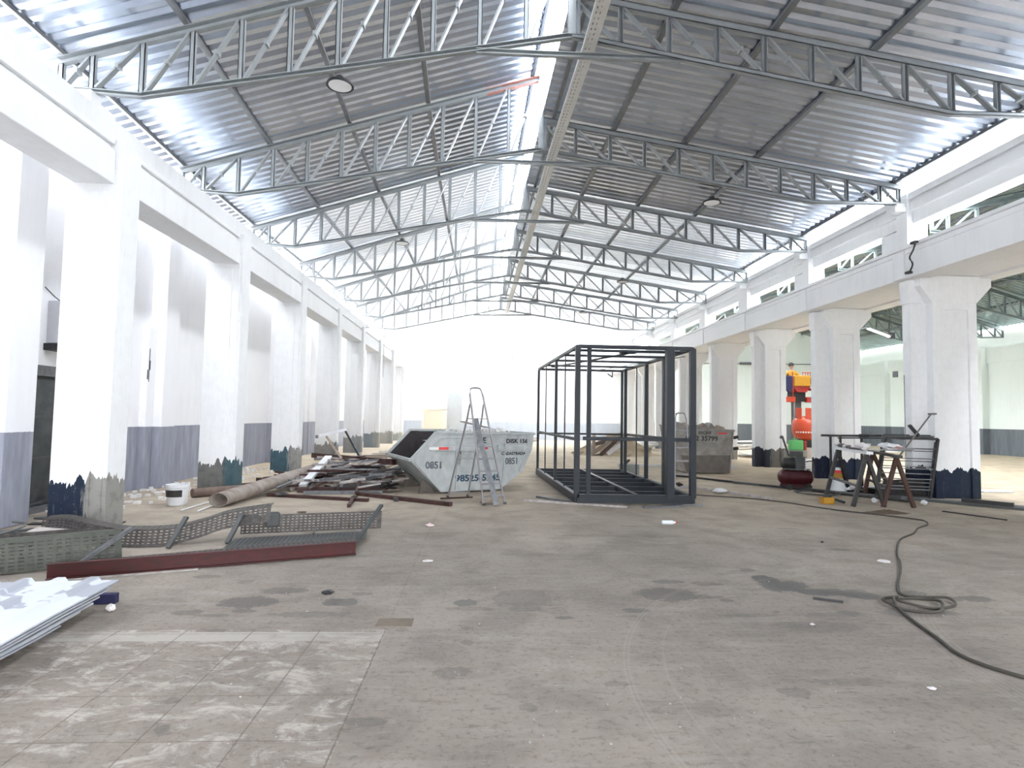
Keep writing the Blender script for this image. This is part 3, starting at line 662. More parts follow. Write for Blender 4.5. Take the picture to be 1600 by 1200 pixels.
# ------------------------------------------------------------ second skip
t = thing('waste_skip', 'battered dirty skip with black stencilled phone number on the right', 'skip', (6.35, 18.2, 0), R(-3))
pf = [(-.38, 1.46), (1.52, 1.34), (1.44, .6), (1.40, .05), (0, .04), (-.18, .5)]
child(MB().prism(pf, 0, .02), 'side_panel', SKIP2, t, bevel=.004); child(MB().prism(pf, 1.6, 1.62), 'side_panel', SKIP2, t, bevel=.004)
b = MB()
for a, c in zip(pf[1:], pf[2:]+pf[:1]): b.beam((a[0], .81, a[1]), (c[0], .81, c[1]), 1.6, .02)
child(b, 'body_shell', SKIP2, t)
child(MB().prism([(.05, .05), (1.38, .05), (1.40, .58), (-.14, .56)], -.012, 0), 'lower_plate', SKIP2D, t)
b = MB(); b.beam(( -.40, 0, 1.46), (1.54, 0, 1.34), .08, .05); b.beam((-.4, 1.62, 1.46), (1.54, 1.62, 1.34), .08, .05); b.beam((1.52, 0, 1.34), (1.52, 1.62, 1.34), .07, .05)
b.beam((1.48, -.02, 1.3), (1.38, -.02, .1), .05, .03); b.beam((-.05, -.02, .57), (1.44, -.02, .6), .03, .03); child(b, 'rim', SKIP2, t, bevel=.005)
b = MB(); b.tube((1.55, .1, 1.12), (1.68, .1, 1.15), .05); b.tube((1.55, .1, .78), (1.68, .1, .80), .05); b.bb((-.6, .2, 1.36), (-.3, .3, 1.42)); child(b, 'lifting_lug', DARK, t)
child(MB().bb((1.02, -.02, 1.225), (1.30, -.012, 1.28)), 'red_reflector', REFR, t)
lettering('9812 35799', .20, INK, t, Matrix.Translation((.52, -.006, 1.08)) @ RX, 'lettering', .003, 1.05, .006)
lettering('RECINE', .12, INK, t, Matrix.Translation((.62, -.006, 1.26)) @ RX, 'lettering', .003, 1.0, .003)
for i in range(7):
    x = 6.1+i*.27
    tag(MB().box((x, 18.9+.1*(i % 3), 1.36+.02*(i % 2)), (.34, .3, .22), M=Euler((i, i*2.1, i*.7)).to_matrix().to_4x4()).build('rubble_sack', SKIP2 if i % 2 else TIMBER, bevel=.05, seg=3), 'lump of debris over the rim of the battered skip, %s from its left' % ORD[i], 'debris', 'debris in the battered skip')

# ------------------------------------------------------------ step ladders
def curve_pts(pts, n=6):
    out = []; P = [Vector(p) for p in pts]
    for i in range(len(P)-1):
        p0, p1, p2, p3 = P[max(i-1, 0)], P[i], P[i+1], P[min(i+2, len(P)-1)]
        for k in range(n):
            s = k/n; out.append(.5*((2*p1)+(-p0+p2)*s+(2*p0-5*p1+4*p2-p3)*s*s+(-p0+3*p1-3*p2+p3)*s**3))
    return out+[P[-1]]
def ladder(label, L, Rr, BL, BR, top, htop, wtop, steps, hl, r=.017, arm=None):
    """L,Rr front feet, BL,BR rear feet, top centre of the hoop"""
    L, Rr, BL, BR, top = map(Vector, (L, Rr, BL, BR, top)); base = (L+Rr)/2
    t = thing('step_ladder', label, 'ladder', tuple(base)); side = (Rr-L).normalized()
    tl, tr = top-side*wtop/2, top+side*wtop/2
    pts = [L, L.lerp(tl, .5), L.lerp(tl, .93), tl+side*.04+Vector((0, 0, .0)), tr-side*.04, Rr.lerp(tr, .93), Rr.lerp(tr, .5), Rr]
    pts = [L, L.lerp(tl, .5), L.lerp(tl, .95)] + [tl+side*.03+Vector((0, 0, .02)), tl+side*.08+Vector((0, 0, .035)), tr-side*.08+Vector((0, 0, .035)), tr-side*.03+Vector((0, 0, .02))] + [Rr.lerp(tr, .95), Rr.lerp(tr, .5), Rr]
    MB().pipe(pts, r).build('front_frame', ALU, t, True)
    for k in range(steps):
        f = (k+.7)/(steps+1.0)*hl; p, q = L.lerp(tl, f), Rr.lerp(tr, f); MB().beam(p, q, .075, .022, (0, 0, 1)).build('tread', ALU, t)
    p, q = L.lerp(tl, hl), Rr.lerp(tr, hl); back = ((BL+BR)/2-base); back.z = 0; back.normalize()
    MB().beam(p+back*.1, q+back*.1, .22, .02).build('top_platform', ALU, t)
    h2 = min(.98, hl+.12)
    for s_, (bf, fr, tt) in enumerate(((BL, L, tl), (BR, Rr, tr))):
        e = fr.lerp(tt, h2); mid = fr.lerp(tt, hl)+back*.20; MB().pipe(curve_pts([bf, bf.lerp(mid, .55), mid, e+back*.05, e]), r*.9).build('rear_leg', ALU, t, True)
    for f in (.06, .5): MB().beam(BL.lerp(p+back*.2, f), BR.lerp(q+back*.2, f), .03, .02).build('rear_brace', ALU, t)
    for a in (L, Rr, BL, BR): MB().tube(a, a+Vector((0, 0, .04)), r*1.5).build('foot_cap', GREYD, t)
    return t
ladder('aluminium step ladder standing in front of the white skip', (.10, 11.15, 0), (.50, 11.35, 0), (-.62, 12.2, 0), (-.22, 12.35, 0), (-.10, 11.55, 2.16), 0, .27, 6, .74, .020)
ladder('aluminium step ladder behind the dark steel cage on its right side', (4.16, 12.55, 0), (4.62, 12.75, 0), (4.42, 13.6, 0), (4.95, 13.55, 0), (4.42, 12.95, 1.76), 0, .30, 4, .80)
t = tag(MB().beam((.33, 10.98, .03), (-.09, 11.42, 1.60), .10, .035, (0, -1, .2)).build('plank', GREYBAR, origin=(.33, 10.98, .0)), 'long grey plank leaning on the ladder in front of the white skip', 'plank')
tag(MB().beam((.06, 11.25, .04), (.27, 11.35, .05), .12, .03).build('timber_offcut', TIMBER), 'pale offcut lying between the feet of the ladder by the skip', 'offcut')

# ------------------------------------------------------------ steel cage
t = thing('steel_frame_cage', 'large dark blue steel box frame standing on the floor right of the skip', 'steel frame', (1.85, 11.35, 0))
def cp(u, v, z):   # u across 0..1, v depth 0..1
    f = Vector((1.86+2.25*u, 11.35, z)); bk = Vector((1.66+2.42*u, 17.0, z)); return f.lerp(bk, v)
def member(n, *segs):
    b = MB()
    for a, c, w_, h_ in segs: b.beam(cp(*a), cp(*c), w_, h_)
    return b.build(n, CAGE, t, bevel=.004, seg=1)
zb = .12
member('base_rail', ((0, 0, zb), (1, 0, zb), .10, .16)); member('base_rail', ((0, 1, zb), (1, 1, zb), .10, .16))
member('base_rail', ((0, 0, zb), (0, 1, zb), .10, .16)); member('base_rail', ((1, 0, zb), (1, 1, zb), .10, .16))
for v in (.12, .27, .42, .57, .72, .87): member('base_joist', ((0, v, zb), (1, v, zb), .06, .13))
member('base_spine', ((.52, 0, zb+.02), (.52, 1, zb+.02), .08, .13))
HT = 3.03
member('top_rail', ((0, 0, HT), (1, 0, HT), .08, .07)); member('top_rail', ((0, 1, HT), (1, 1, HT), .08, .06)); member('top_rail', ((0, 0, HT), (0, 1, HT), .07, .06)); member('top_rail', ((1, 0, HT), (1, 1, HT), .09, .06))
for v in (.10, .28, .50, .75): member('roof_joist', ((0, v, HT-.01), (1, v, HT-.01), .06, .05))
member('roof_brace', ((.08, .78, HT-.04), (.52, .12, HT-.04), .07, .03)); member('roof_plate', ((.45, .13, HT-.02), (.60, .13, HT-.02), .34, .015))
member('roof_brace', ((.98, .05, HT-.12), (.62, .9, HT-.05), .015, .015)); member('hook_bracket', ((.80, .96, HT-.10), (.86, .96, HT-.20), .03, .03), ((.86, .96, HT-.20), (.86, .96, HT), .03, .03))
for u, v, s_ in ((0, 0, .10), (.11, .02, .08), (.80, 0, .15), (1, 0, .11), (0, .45, .065), (0, 1, .065), (1, 1, .065), (.96, .86, .075), (1, .56, .085), (.985, .28, .12)):
    member('post', ((u, v, zb+.02), (u, v, HT), s_, s_))
for u, v in ((0, .24), (0, .74), (1, .72)): member('thin_post', ((u, v, zb+.02), (u, v, HT), .028, .028))
member('mid_rail', ((.05, 0, 1.26), (1, 0, 1.26), .06, .07)); member('mid_rail', ((0, .02, 1.24), (0, 1, 1.24), .05, .06)); member('mid_rail', ((0, 1, 1.2), (1, 1, 1.2), .05, .05)); member('mid_rail', ((.97, .9, 1.22), (1, .02, 1.24), .05, .06))
for q_, (x, y, x2, y2) in enumerate(((.9, 11.75, 2.75, 11.0), (3.05, 10.98, 3.9, 11.18), (1.2, 12.3, 1.9, 11.5), (3.55, 11.5, 4.3, 11.35))):
    tag(MB().beam((x, y, .02), (x2, y2, .02), .07, .035).build('steel_bar', PALE if x < 1 else GREYBAR), ['pale bar on the floor left of the front of the dark steel cage', 'short grey bar under the middle front edge of the cage', 'grey bar on the floor by the left front post of the cage', 'grey bar under the right front corner of the cage'][q_], 'bar', 'bars under the cage')

# ------------------------------------------------------------ compressor
t = thing('air_compressor', 'portable air compressor with a maroon tank on the floor left of the sawhorses', 'air compressor', (7.75, 14.3, 0))
cx, cy = 7.75, 14.3
MB().lathe((cx, cy, .30), [(.02, -.42), (.12, -.40), (.185, -.33), (.19, -.2), (.19, .2), (.185, .33), (.12, .40), (.02, .42)], 24, 'X').build('tank', MAROON, t, True)
MB().lathe((cx-.02, cy, .475), [(.12, -.02), (.11, .03)], 20).bb((cx-.25, cy-.15, .47), (cx+.30, cy+.15, .50)).build('deck', GREYD, t, bevel=.01)
MB().lathe((cx-.18, cy, .64), [(.10, -.16), (.13, -.14), (.13, .12), (.10, .14)], 20, 'X').build('motor', BLACK, t, True)
b = MB().bb((cx-.06, cy-.12, .5), (cx+.18, cy+.12, .80)).bb((cx-.10, cy-.10, .80), (cx+.14, cy+.10, .93))
for k in range(5): b.bb((cx-.08, cy-.14, .56+k*.055), (cx+.20, cy+.14, .575+k*.055))
b.build('pump_head', GREYD, t, bevel=.01)
MB().beam((cx-.16, cy, .80), (cx-.36, cy-.05, 1.30), .05, .03).beam((cx-.36, cy-.05, 1.30), (cx-.40, cy-.05, 1.24), .06, .05).build('push_handle', GREYD, t, bevel=.008)
MB().pipe(curve_pts([(cx+.14, cy-.1, .66), (cx+.34, cy-.1, .70), (cx+.40, cy-.1, .60), (cx+.40, cy-.1, .36)]), .015).build('carry_handle', GREYD, t, True)
MB().lathe((cx+.16, cy-.16, .50), [(.03, -.02), (.03, .02)], 14, 'Y').lathe((cx+.26, cy-.16, .49), [(.025, -.02), (.025, .02)], 14, 'Y').build('gauge', ALU, t, True)
for dx in (-.24, .24):
    for dy in (-.15, .15): MB().lathe((cx+dx, cy+dy, .075), [(.075, -.025), (.075, .025)], 18, 'Y').build('wheel', DARK, t, True)
MB().bb((cx-.30, cy-.14, .07), (cx+.30, cy+.14, .13)).build('foot_frame', MAROON, t)

# ------------------------------------------------------------ sawhorses
def sawhorse(label, mat, topm, z, a, c, feet, rail_mat):
    t = thing('sawhorse', label, 'sawhorse', (feet[0][0], feet[0][1], 0)); a, c = Vector(a), Vector(c)
    MB().beam(a, c, .12, .055).build('top_beam', topm, t, bevel=.004)
    for i, f in enumerate(feet):
        e = a.lerp(c, .09 if i < 2 else .91); MB().beam(f, e-Vector((0, 0, .03)), .075, .055, (0, 1, 0)).build('leg', mat, t, bevel=.004)
    P = [Vector(f) for f in feet]; A, Cc = a.lerp(c, .09), a.lerp(c, .91)
    MB().beam(P[0].lerp(A, .38), P[2].lerp(Cc, .38), .04, .05).build('stretcher', rail_mat, t)
    return t
sawhorse('grey metal sawhorse with a white top beam, nearer the compressor', DARK, PLASTIC_W, 1.06, (7.62, 11.30, 1.06), (8.30, 13.55, 1.06), [(7.36, 11.45, 0), (8.0, 11.45, 0), (7.80, 13.1, 0), (8.66, 13.6, 0)], GREYBAR)
sawhorse('reddish wooden sawhorse in front of the frame stack, the right one of the pair', WOODR, DARK, 1.0, (8.20, 11.28, 1.0), (8.98, 13.3, 1.0), [(7.95, 11.42, 0), (8.54, 11.36, 0), (8.72, 13.15, 0), (9.30, 13.0, 0)], DARK)
# tray and things on top
b = MB(); pr_ = [(0, 0), (1.0, 0), (1.06, .05), (-.06, .05)]
b.prism([(7.85, 1.092), (8.9, 1.092), (8.98, 1.14), (8.95, 1.14), (8.88, 1.10), (7.87, 1.10), (7.80, 1.14), (7.77, 1.14)], 11.85, 12.3)
tag(b.build('metal_tray', ALU), 'grey metal tray resting across the sawhorses', 'tray')
random.seed(11)
def crumple(name, c, r, mat, label, cat, group=None, flat=.6, seed=0):
    rr = random.Random(seed); b = MB(); n, m_ = 9, 6; P = []
    for i in range(m_+1):
        ph = math.pi*i/m_
        for k in range(n):
            t_ = 2*math.pi*k/n; q = r*rr.uniform(.6, 1.15)
            P.append((c[0]+q*math.sin(ph)*math.cos(t_), c[1]+q*math.sin(ph)*math.sin(t_), c[2]+r*flat+q*flat*.9*math.cos(ph)))
    zmin = min(p[2] for p in P); P = [(x, y, z-zmin+c[2]) for x, y, z in P]
    b.add(P, [(i*n+k, i*n+(k+1) % n, (i+1)*n+(k+1) % n, (i+1)*n+k) for i in range(m_) for k in range(n)])
    return tag(b.build(name, mat), label, cat, group)
for i, (x, y, r) in enumerate([(7.72, 11.6, .06), (8.02, 12.6, .07), (8.10, 12.85, .07), (8.17, 13.1, .08), (8.26, 13.4, .09)]):
    crumple('crumpled_rag', (x, y, 1.09), r, GREYBAR if i % 2 else PAPER, 'small crumpled offcut on the white topped sawhorse, %s from its near end' % ORD[i], 'offcut', 'offcuts on the white topped sawhorse', .6, i)
crumple('plastic_bag', (8.0, 12.08, 1.10), .15, PAPER, 'pale crumpled bag at the left end of the metal tray', 'bag', None, .5, 21)
crumple('plastic_bag', (8.5, 12.05, 1.10), .17, PLASTIC_W, 'white crumpled bag in the middle of the metal tray', 'bag', None, .45, 22)
crumple('cloth', (8.76, 12.08, 1.10), .10, simple('pink_cloth', (.7, .5, .5), (.6, .4, .4), .9), 'small pinkish cloth on the right of the metal tray', 'cloth', None, .5, 23)
# yellow drill case / charger on the floor
t = thing('power_tool', 'yellow and black power tool lying on the floor at the foot of the left sawhorse', 'power tool', (7.08, 11.8, 0))
MB().bb((6.93, 11.72, 0), (7.16, 11.9, .14)).build('yellow_body', YELLOW, t, bevel=.015)
MB().beam((7.14, 11.8, .11), (7.40, 11.78, .035), .06, .05).beam((6.97, 11.8, .14), (7.12, 11.8, .15), .1, .02).build('black_grip', BLACK, t, bevel=.01)
# sweepings pile
def mound(name, c, rx, ry, h, mat, label, cat, seed=1, kind='stuff', n=28, rough=.3):
    rr = random.Random(seed); b = MB(); P = [(c[0], c[1], c[2]+h)]; rings = 7
    for i in range(1, rings+1):
        f = i/rings
        for k in range(n):
            t_ = 2*math.pi*k/n; q = 1+rr.uniform(-rough, rough)*.5
            z = h*(1-f)**1.1*(1+rr.uniform(-rough, rough)) if i < rings else 0
            P.append((c[0]+rx*f*q*math.cos(t_), c[1]+ry*f*q*math.sin(t_), c[2]+max(z, .0)))
    fs_ = [(0, 1+k, 1+(k+1) % n) for k in range(n)]
    for i in range(rings-1):
        for k in range(n): a = 1+i*n; fs_.append((a+k, a+n+k, a+n+(k+1) % n, a+(k+1) % n))
    b.add(P, fs_); return tag(b.build(name, mat), label, cat, kind=kind)
mound('sweepings_pile', (7.5, 10.68, 0), .45, .18, .06, DIRT, 'small brown pile of sweepings on the floor before the right sawhorse', 'dirt', 5)
# ------------------------------------------------------------ frames stacked against column A
def gate_frame(label, a, c, lean, h, mat, bars, nm='rung_frame', grp=None):
    """ladder-like frame: foot line a-c, leaning by vector lean over height h"""
    a, c, lean = Vector(a), Vector(c), Vector(lean); U = lean+Vector((0, 0, h))
    t = thing(nm, label, 'metal frame', tuple(a), 0, grp)
    for e in (a, c): MB().beam(e, e+U, .05, .04, (0, 1, 0)).build('upright', mat, t)
    MB().beam(a+U, c+U, .05, .05).build('top_bar', mat, t); MB().beam(a+U*.03, c+U*.03, .05, .04).build('bottom_bar', mat, t)
    for i in range(bars): f = (i+1)/(bars+1); MB().beam(a+U*f, c+U*f, .028, .022).build('rung', GREYBAR, t)
gate_frame('dark steel frame with rungs leaning against the big column, outermost of the stack', (8.72, 12.75, 0), (9.72, 12.45, 0), (.45, .3, 0), 1.32, DARK, 5, grp='frames leaning by the big column')
gate_frame('dark steel frame with rungs leaning against the big column, middle of the stack', (8.85, 12.92, 0), (9.80, 12.58, 0), (.40, .25, 0), 1.36, GREYD, 4, grp='frames leaning by the big column')
gate_frame('dark steel frame with rungs leaning against the big column, innermost of the stack', (8.95, 13.1, 0), (9.92, 12.70, 0), (.35, .20, 0), 1.38, DARK, 3, grp='frames leaning by the big column')
t = thing('work_trestle', 'low dark steel trestle table behind the sawhorses, left of the big column', 'trestle', (8.6, 13.5, 0))
MB().beam((8.35, 13.9, 1.33), (10.05, 13.75, 1.36), .06, .05).beam((8.35, 14.2, 1.33), (9.3, 14.1, 1.33), .05, .05).beam((8.6, 13.9, 1.28), (9.9, 13.75, 1.30), .10, .03).build('top_bar', DARK, t)
for x, y, x2 in ((8.4, 13.9, 8.4), (8.8, 14.15, 8.8), (9.3, 14.1, 9.3)): MB().beam((x, y, 0), (x2, y, 1.32), .04, .04).build('leg', DARK, t)
MB().beam((9.3, 13.9, 1.33), (9.3, 14.1, 1.33), .12, .1).build('end_block', DARK, t)
t = thing('grinder_pole', 'long grey pole with a T head leaning over the frame stack by the big column', 'tool', (8.9, 12.3, .9))
MB().tube((8.86, 12.2, .95), (9.98, 12.7, 1.87), .016).build('pole', GREYBAR, t); MB().tube((9.92, 12.7, 1.87), (10.10, 12.7, 1.88), .022).build('head', GREYBAR, t)
tag(MB().beam((9.80, 12.85, 1.38), (9.62, 12.9, 1.62), .11, .05).build('broom_head', BLACK), 'black brush head standing up behind the frame stack', 'brush')
tag(MB().prism([(8.9, .02), (10.05, .02), (10.0, .42), (9.1, .38)], 12.98, 13.02).build('sheet_metal', DARK), 'dark sheet of metal standing low behind the frames by the big column', 'metal sheet')
t = tag(MB().bb((8.65, 13.35, 0), (9.7, 13.7, .10)).box((9.1, 13.2, .14), (.5, .3, .08), .3).build('dark_scrap_pile', DARK, bevel=.01), 'dark flat scrap on the floor under the frame stack', 'scrap')
crumple('plastic_sheet', (8.75, 13.75, 0), .30, PLASTIC_W, 'white crumpled plastic on the floor behind the sawhorses', 'plastic sheet', None, .35, 33)
crumple('plastic_sheet', (9.5, 14.0, 0), .26, PLASTIC_W, 'second white crumpled plastic on the floor nearer the big column', 'plastic sheet', None, .3, 34)
t = thing('safety_cone', 'orange and yellow striped barrier foot behind the sawhorses', 'cone', (8.55, 13.6, .1))
MB().lathe((8.5, 13.75, .34), [(.17, .0), (.16, .12)], 16).build('yellow_base', YELLOW, t, True); MB().lathe((8.5, 13.75, .46), [(.15, 0), (.12, .07)], 16).build('red_band', REFR, t, True); MB().lathe((8.5, 13.75, .53), [(.12, 0), (.10, .05)], 16).build('white_band', PLASTIC_W, t, True); MB().lathe((8.5, 13.75, 0), [(.2, 0), (.17, .34)], 16).build('foot', PLASTIC_W, t, True)
for i, (x, y) in enumerate(((8.2, 12.05), (9.05, 11.75))): crumple('paper_ball', (x, y, 0), .07, PLASTIC_W, ['white paper ball on the floor between the sawhorse legs', 'white paper ball on the floor right of the sawhorses'][i], 'paper ball', None, .8, 40+i)
# switch and hanging bits on column A
tag(MB().bb((9.585, 13.22, 2.72), (9.618, 13.36, 2.86)).tube((9.60, 13.0, .9), (9.60, 13.0, 2.75), .008).build('wall_switch', GREYBAR), 'small grey switch with a wire on the big column by the frames', 'switch')
tag(MB().pipe(curve_pts([(9.55, 12.5, 5.66), (9.53, 12.55, 5.5), (9.50, 12.62, 5.35), (9.55, 12.6, 5.2), (9.53, 12.68, 5.02)]), .018).box((9.50, 12.66, 5.02), (.1, .12, .05)).box((9.52, 12.5, 5.66), (.08, .16, .05)).build('cable_hook', DARK), 'dark cable hook hanging on the beam above the big column', 'hook')

# ------------------------------------------------------------ long rails on the floor, right
def bar(name, p, q, w_, h_, mat, label, cat, group=None):
    p, q = Vector(p), Vector(q); p.z += h_/2+.002; q.z += h_/2+.002
    return tag(MB().beam(p, q, w_, h_).build(name, mat, bevel=.003, seg=1), label, cat, group)
bar('steel_rail', (5.6, 17.4, 0), (9.0, 12.1, 0), .07, .05, DARK, 'long dark rail on the floor running from the battered skip to the sawhorses', 'rail')
bar('steel_rail', (6.7, 15.5, 0), (10.9, 10.75, 0), .09, .05, GREYD, 'long dark rail on the floor passing in front of the big column', 'rail')
bar('steel_rail', (8.2, 13.4, 0), (11.4, 10.95, 0), .08, .06, GREYBAR, 'grey rail on the floor at the foot of the big column', 'rail')
bar('steel_tube', (9.85, 11.75, .07), (10.35, 11.1, .07), .10, .08, BLACK, 'short black tube lying on the rails at the right edge', 'tube')
bar('steel_tube', (5.15, 14.4, 0), (6.15, 12.35, 0), .07, .05, PALE, 'pale square tube pointing at the camera left of the compressor', 'tube')
bar('steel_rod', (8.75, 10.9, 0), (9.15, 9.95, 0), .03, .02, DARK, 'thin dark rod on the floor near the right edge', 'rod')
crumple('plastic_bag', (5.45, 13.3, 0), .16, PLASTIC_W, 'white plastic bag on the floor at the end of the pale square tube', 'bag', None, .4, 51)
crumple('debris_lump', (4.95, 14.6, 0), .11, DARK, 'dark lump on the floor between the cage and the compressor', 'debris', None, .5, 52)
tag(MB().pipe([(7.75+.35*math.cos(a/12*2*math.pi)*(1+.02*a), 13.4+.45*math.sin(a/12*2*math.pi), .015+.001*a) for a in range(26)], .012).build('hose_coil', GREYD), 'small dark coil of hose on the floor behind the left sawhorse', 'hose')
cab = [(3.67,13.51),(4.9,12.84),(5.6,12.5),(6.16,11.96),(6.65,10.98),(7.14,10.42),(7.50,9.95),(7.52,9.75),(7.30,9.42),(6.9,9.1),(6.48,8.65),(5.95,8.2),(5.26,7.31),(5.0,6.9),(4.67,6.44),(4.25,5.9),(4.06,5.58),
       (4.2,5.50),(4.38,5.42),(4.32,5.26),(4.05,5.17),(3.85,5.30),(3.95,5.46),(4.15,5.45),(4.22,5.30),(4.02,5.08),(3.78,5.12),(3.70,5.30),(3.80,5.47),(3.95,5.50),(3.86,5.42),(3.74,5.2),(3.62,4.85),(3.52,4.46),(3.44,4.2),(3.45,4.0),(3.56,3.78),(3.8,3.55)]
tag(MB().pipe(curve_pts([(x, y, .013+(.02 if 17 <= i <= 30 and i % 3 == 0 else 0)) for i, (x, y) in enumerate(cab)], 5), .0125, 8).build('power_cable', RUBBER, smooth=True), 'long dark cable snaking over the floor with a loop near the right edge', 'cable')

# ------------------------------------------------------------ debris pile, left
bar('big_round_tube', (-4.50, 10.62, 0), (-4.02, 14.9, 0), .01, .01, TUBE, 'x', 'x').name = '_tmp'
bpy.data.objects.remove(bpy.data.objects['_tmp'])
b = MB(); n = 20; p, q = Vector((-4.48, 10.62, .125)), Vector((-4.0, 15.3, .30))
b.tube(p, q, .17, n, cap=False, sx=1, sz=.72)
o = b.build('large_round_duct', TUBE, smooth=True); tag(o, 'big pale round tube lying on the floor with its dark open end to the camera', 'tube')
s = o.modifiers.new('thick', 'SOLIDIFY'); s.thickness = .012
tag(MB().tube((-5.45, 11.75, .09), (-4.45, 12.9, .09), .085, 16).build('round_duct', TUBE2, smooth=True), 'thinner brown round tube lying behind the big pale tube', 'tube')
tag(MB().tube((-4.90, 10.18, .012), (-4.80, 11.9, .03), .012).build('thin_rod', PLASTIC_W), 'thin white rod on the floor, left one beside the big pale tube', 'rod')
tag(MB().tube((-4.60, 10.12, .012), (-4.62, 11.2, .03), .012).build('thin_rod', PLASTIC_W), 'thin white rod on the floor, right one beside the big pale tube', 'rod')
# bucket
t = thing('paint_bucket', 'white plastic bucket with a dark label on the floor by the left columns', 'bucket', (-5.30, 10.88, 0))
MB().lathe((-5.30, 10.88, 0), [(.150, 0), (.16, .02), (.175, .30), (.19, .31), (.19, .36), (.18, .36), (.165, .30), (.15, .03)], 28).build('bucket_body', PLASTIC_W, t, True)
b = MB(); n = 14; P = []
for i in range(n+1):
    a = R(205+i*8.2); 
    for z in (.15, .27): rr = .1605+.05*(z)+.006; P.append((-5.30+rr*math.cos(a), 10.88+rr*math.sin(a), z))
b.add(P, [(2*i, 2*i+2, 2*i+3, 2*i+1) for i in range(n)]); o = b.build('label_band', DARK, t); o.modifiers.new('t', 'SOLIDIFY').thickness = .002
MB().pipe([(-5.30+.185*math.cos(R(a)), 10.88-.02+.05*math.sin(R(a))*-1, .33+.0*a) for a in range(0, 181, 20)], .004).build('wire_handle', GREYBAR, t)

random.seed(21)
SEEN = {}
def scrap(name, mat, w_, h_, look, cat, grp, n, cx, cy, sx, sy, lmin, lmax, ang, spread, zmax):
    i = 0; tries = 0
    while i < n and tries < 4000:
        tries += 1
        x, y = random.gauss(cx, sx), random.gauss(cy, sy); x = max(-4.9, min(-1.9, x)); y = max(12.9, min(17.6, y)); L_ = random.uniform(lmin, lmax); a = R(random.gauss(ang, spread))
        dz = max(0, zmax*(1-abs(x-cx)/(2.4*sx))*(1-abs(y-cy)/(2.6*sy)))*random.uniform(.15, 1)
        tilt = random.uniform(-.12, .30)*(1 if dz > .12 else .15); d = Vector((math.cos(a), math.sin(a), 0)); p = Vector((x, y, dz+h_/2+.004))-d*L_/2; q = Vector((x, y, dz+h_/2+.004))+d*L_/2
        k = max(0, max(p.x, q.x)+1.55); p.x -= k; q.x -= k
        p.z += -tilt*L_/2; q.z += tilt*L_/2; m_ = min(p.z, q.z)
        if m_ < h_/2+.003: p.z += h_/2+.003-m_; q.z += h_/2+.003-m_
        c = (p+q)/2
        size = 'long' if L_ > 1.15 else 'short' if L_ < .7 else 'mid-length'
        lr = 'far left' if c.x < -3.9 else 'left part' if c.x < -3.3 else 'middle' if c.x < -2.7 else 'right part'
        fb = 'front' if c.y < 13.4 else 'near' if c.y < 14.1 else 'centre' if c.y < 14.8 else 'rear' if c.y < 15.6 else 'back'
        hh = 'on top' if c.z > .3 else 'midway up' if c.z > .14 else 'near the floor'
        lab = '%s %s %s at the %s %s of the scrap heap' % (size, look, hh, fb, lr)
        if lab in SEEN: continue
        SEEN[lab] = 1; i += 1
        o = tag(MB().beam(p, q, w_*random.uniform(.55, 1.15), h_*random.uniform(.6, 1.1)).build(name, mat, bevel=.003, seg=1), lab, cat, grp)
scrap('scrap_bar', PALE, .06, .05, 'pale dusty bar', 'bar', 'pale bars in the scrap heap', 58, -2.9, 14.6, .85, 1.1, .5, 1.5, 62, 28, .85)
scrap('scrap_bar', BROWN, .06, .05, 'brown rusty bar', 'bar', 'brown bars in the scrap heap', 30, -3.0, 14.3, .9, 1.1, .5, 1.5, 48, 40, .7)
scrap('scrap_bar', GREYBAR, .07, .05, 'grey steel bar', 'bar', 'grey bars in the scrap heap', 26, -2.8, 14.0, .8, 1.0, .5, 1.3, 62, 32, .75)
scrap('scrap_bar', BLACK, .06, .05, 'black steel offcut', 'bar', 'black offcuts in the scrap heap', 30, -2.6, 14.1, .9, 1.0, .3, .9, 50, 50, .6)
scrap('scrap_timber', TIMBER, .09, .03, 'dusty timber strip', 'timber', 'timber strips in the scrap heap', 34, -2.6, 15.2, .8, 1.1, .5, 1.4, 45, 35, .55)
bar('steel_beam', (-4.25, 15.6, .52), (-1.95, 13.9, .50), .14, .12, BROWN, 'large dark brown beam lying across the top of the scrap heap', 'beam')
bar('steel_channel', (-5.35, 13.55, 0), (-3.2, 15.5, .22), .10, .05, DARK, 'long dark channel at the left edge of the scrap heap', 'channel')
bar('steel_channel', (-3.75, 12.62, .02), (-2.05, 12.95, .02), .14, .09, RUST, 'rusty channel lying in front of the scrap heap', 'channel')
bar('steel_channel', (-2.95, 12.75, .11), (-2.05, 12.92, .11), .10, .05, DARK, 'dark flat channel on top of the rusty one before the heap', 'channel')
bar('steel_channel', (-3.55, 12.40, 0), (-2.0, 12.60, 0), .07, .07, GREYBAR, 'light grey channel lying before the scrap heap', 'channel')
bar('steel_channel', (-4.15, 12.1, 0), (-2.08, 11.45, 0), .09, .06, BROWN, 'brown channel nearest the camera before the scrap heap', 'channel')
bar('steel_beam', (-2.45, 12.35, 0), (-.50, 11.0, 0), .10, .07, BROWN, 'long brown beam pointing to the right in front of the skip', 'beam')
bar('steel_tube', (-2.38, 11.5, 0), (-2.28, 10.72, 0), .06, .06, BROWN, 'short brown tube end pointing to the camera before the heap', 'tube')
bar('steel_offcut', (-1.62, 11.75, 0), (-1.55, 11.5, 0), .07, .06, DARK, 'small dark offcut beside the long brown beam', 'offcut')
bar('steel_rod', (-.75, 11.9, 0), (-.12, 12.15, 0), .03, .03, BROWN, 'thin brown rod lying between the ladder feet and the skip', 'rod')
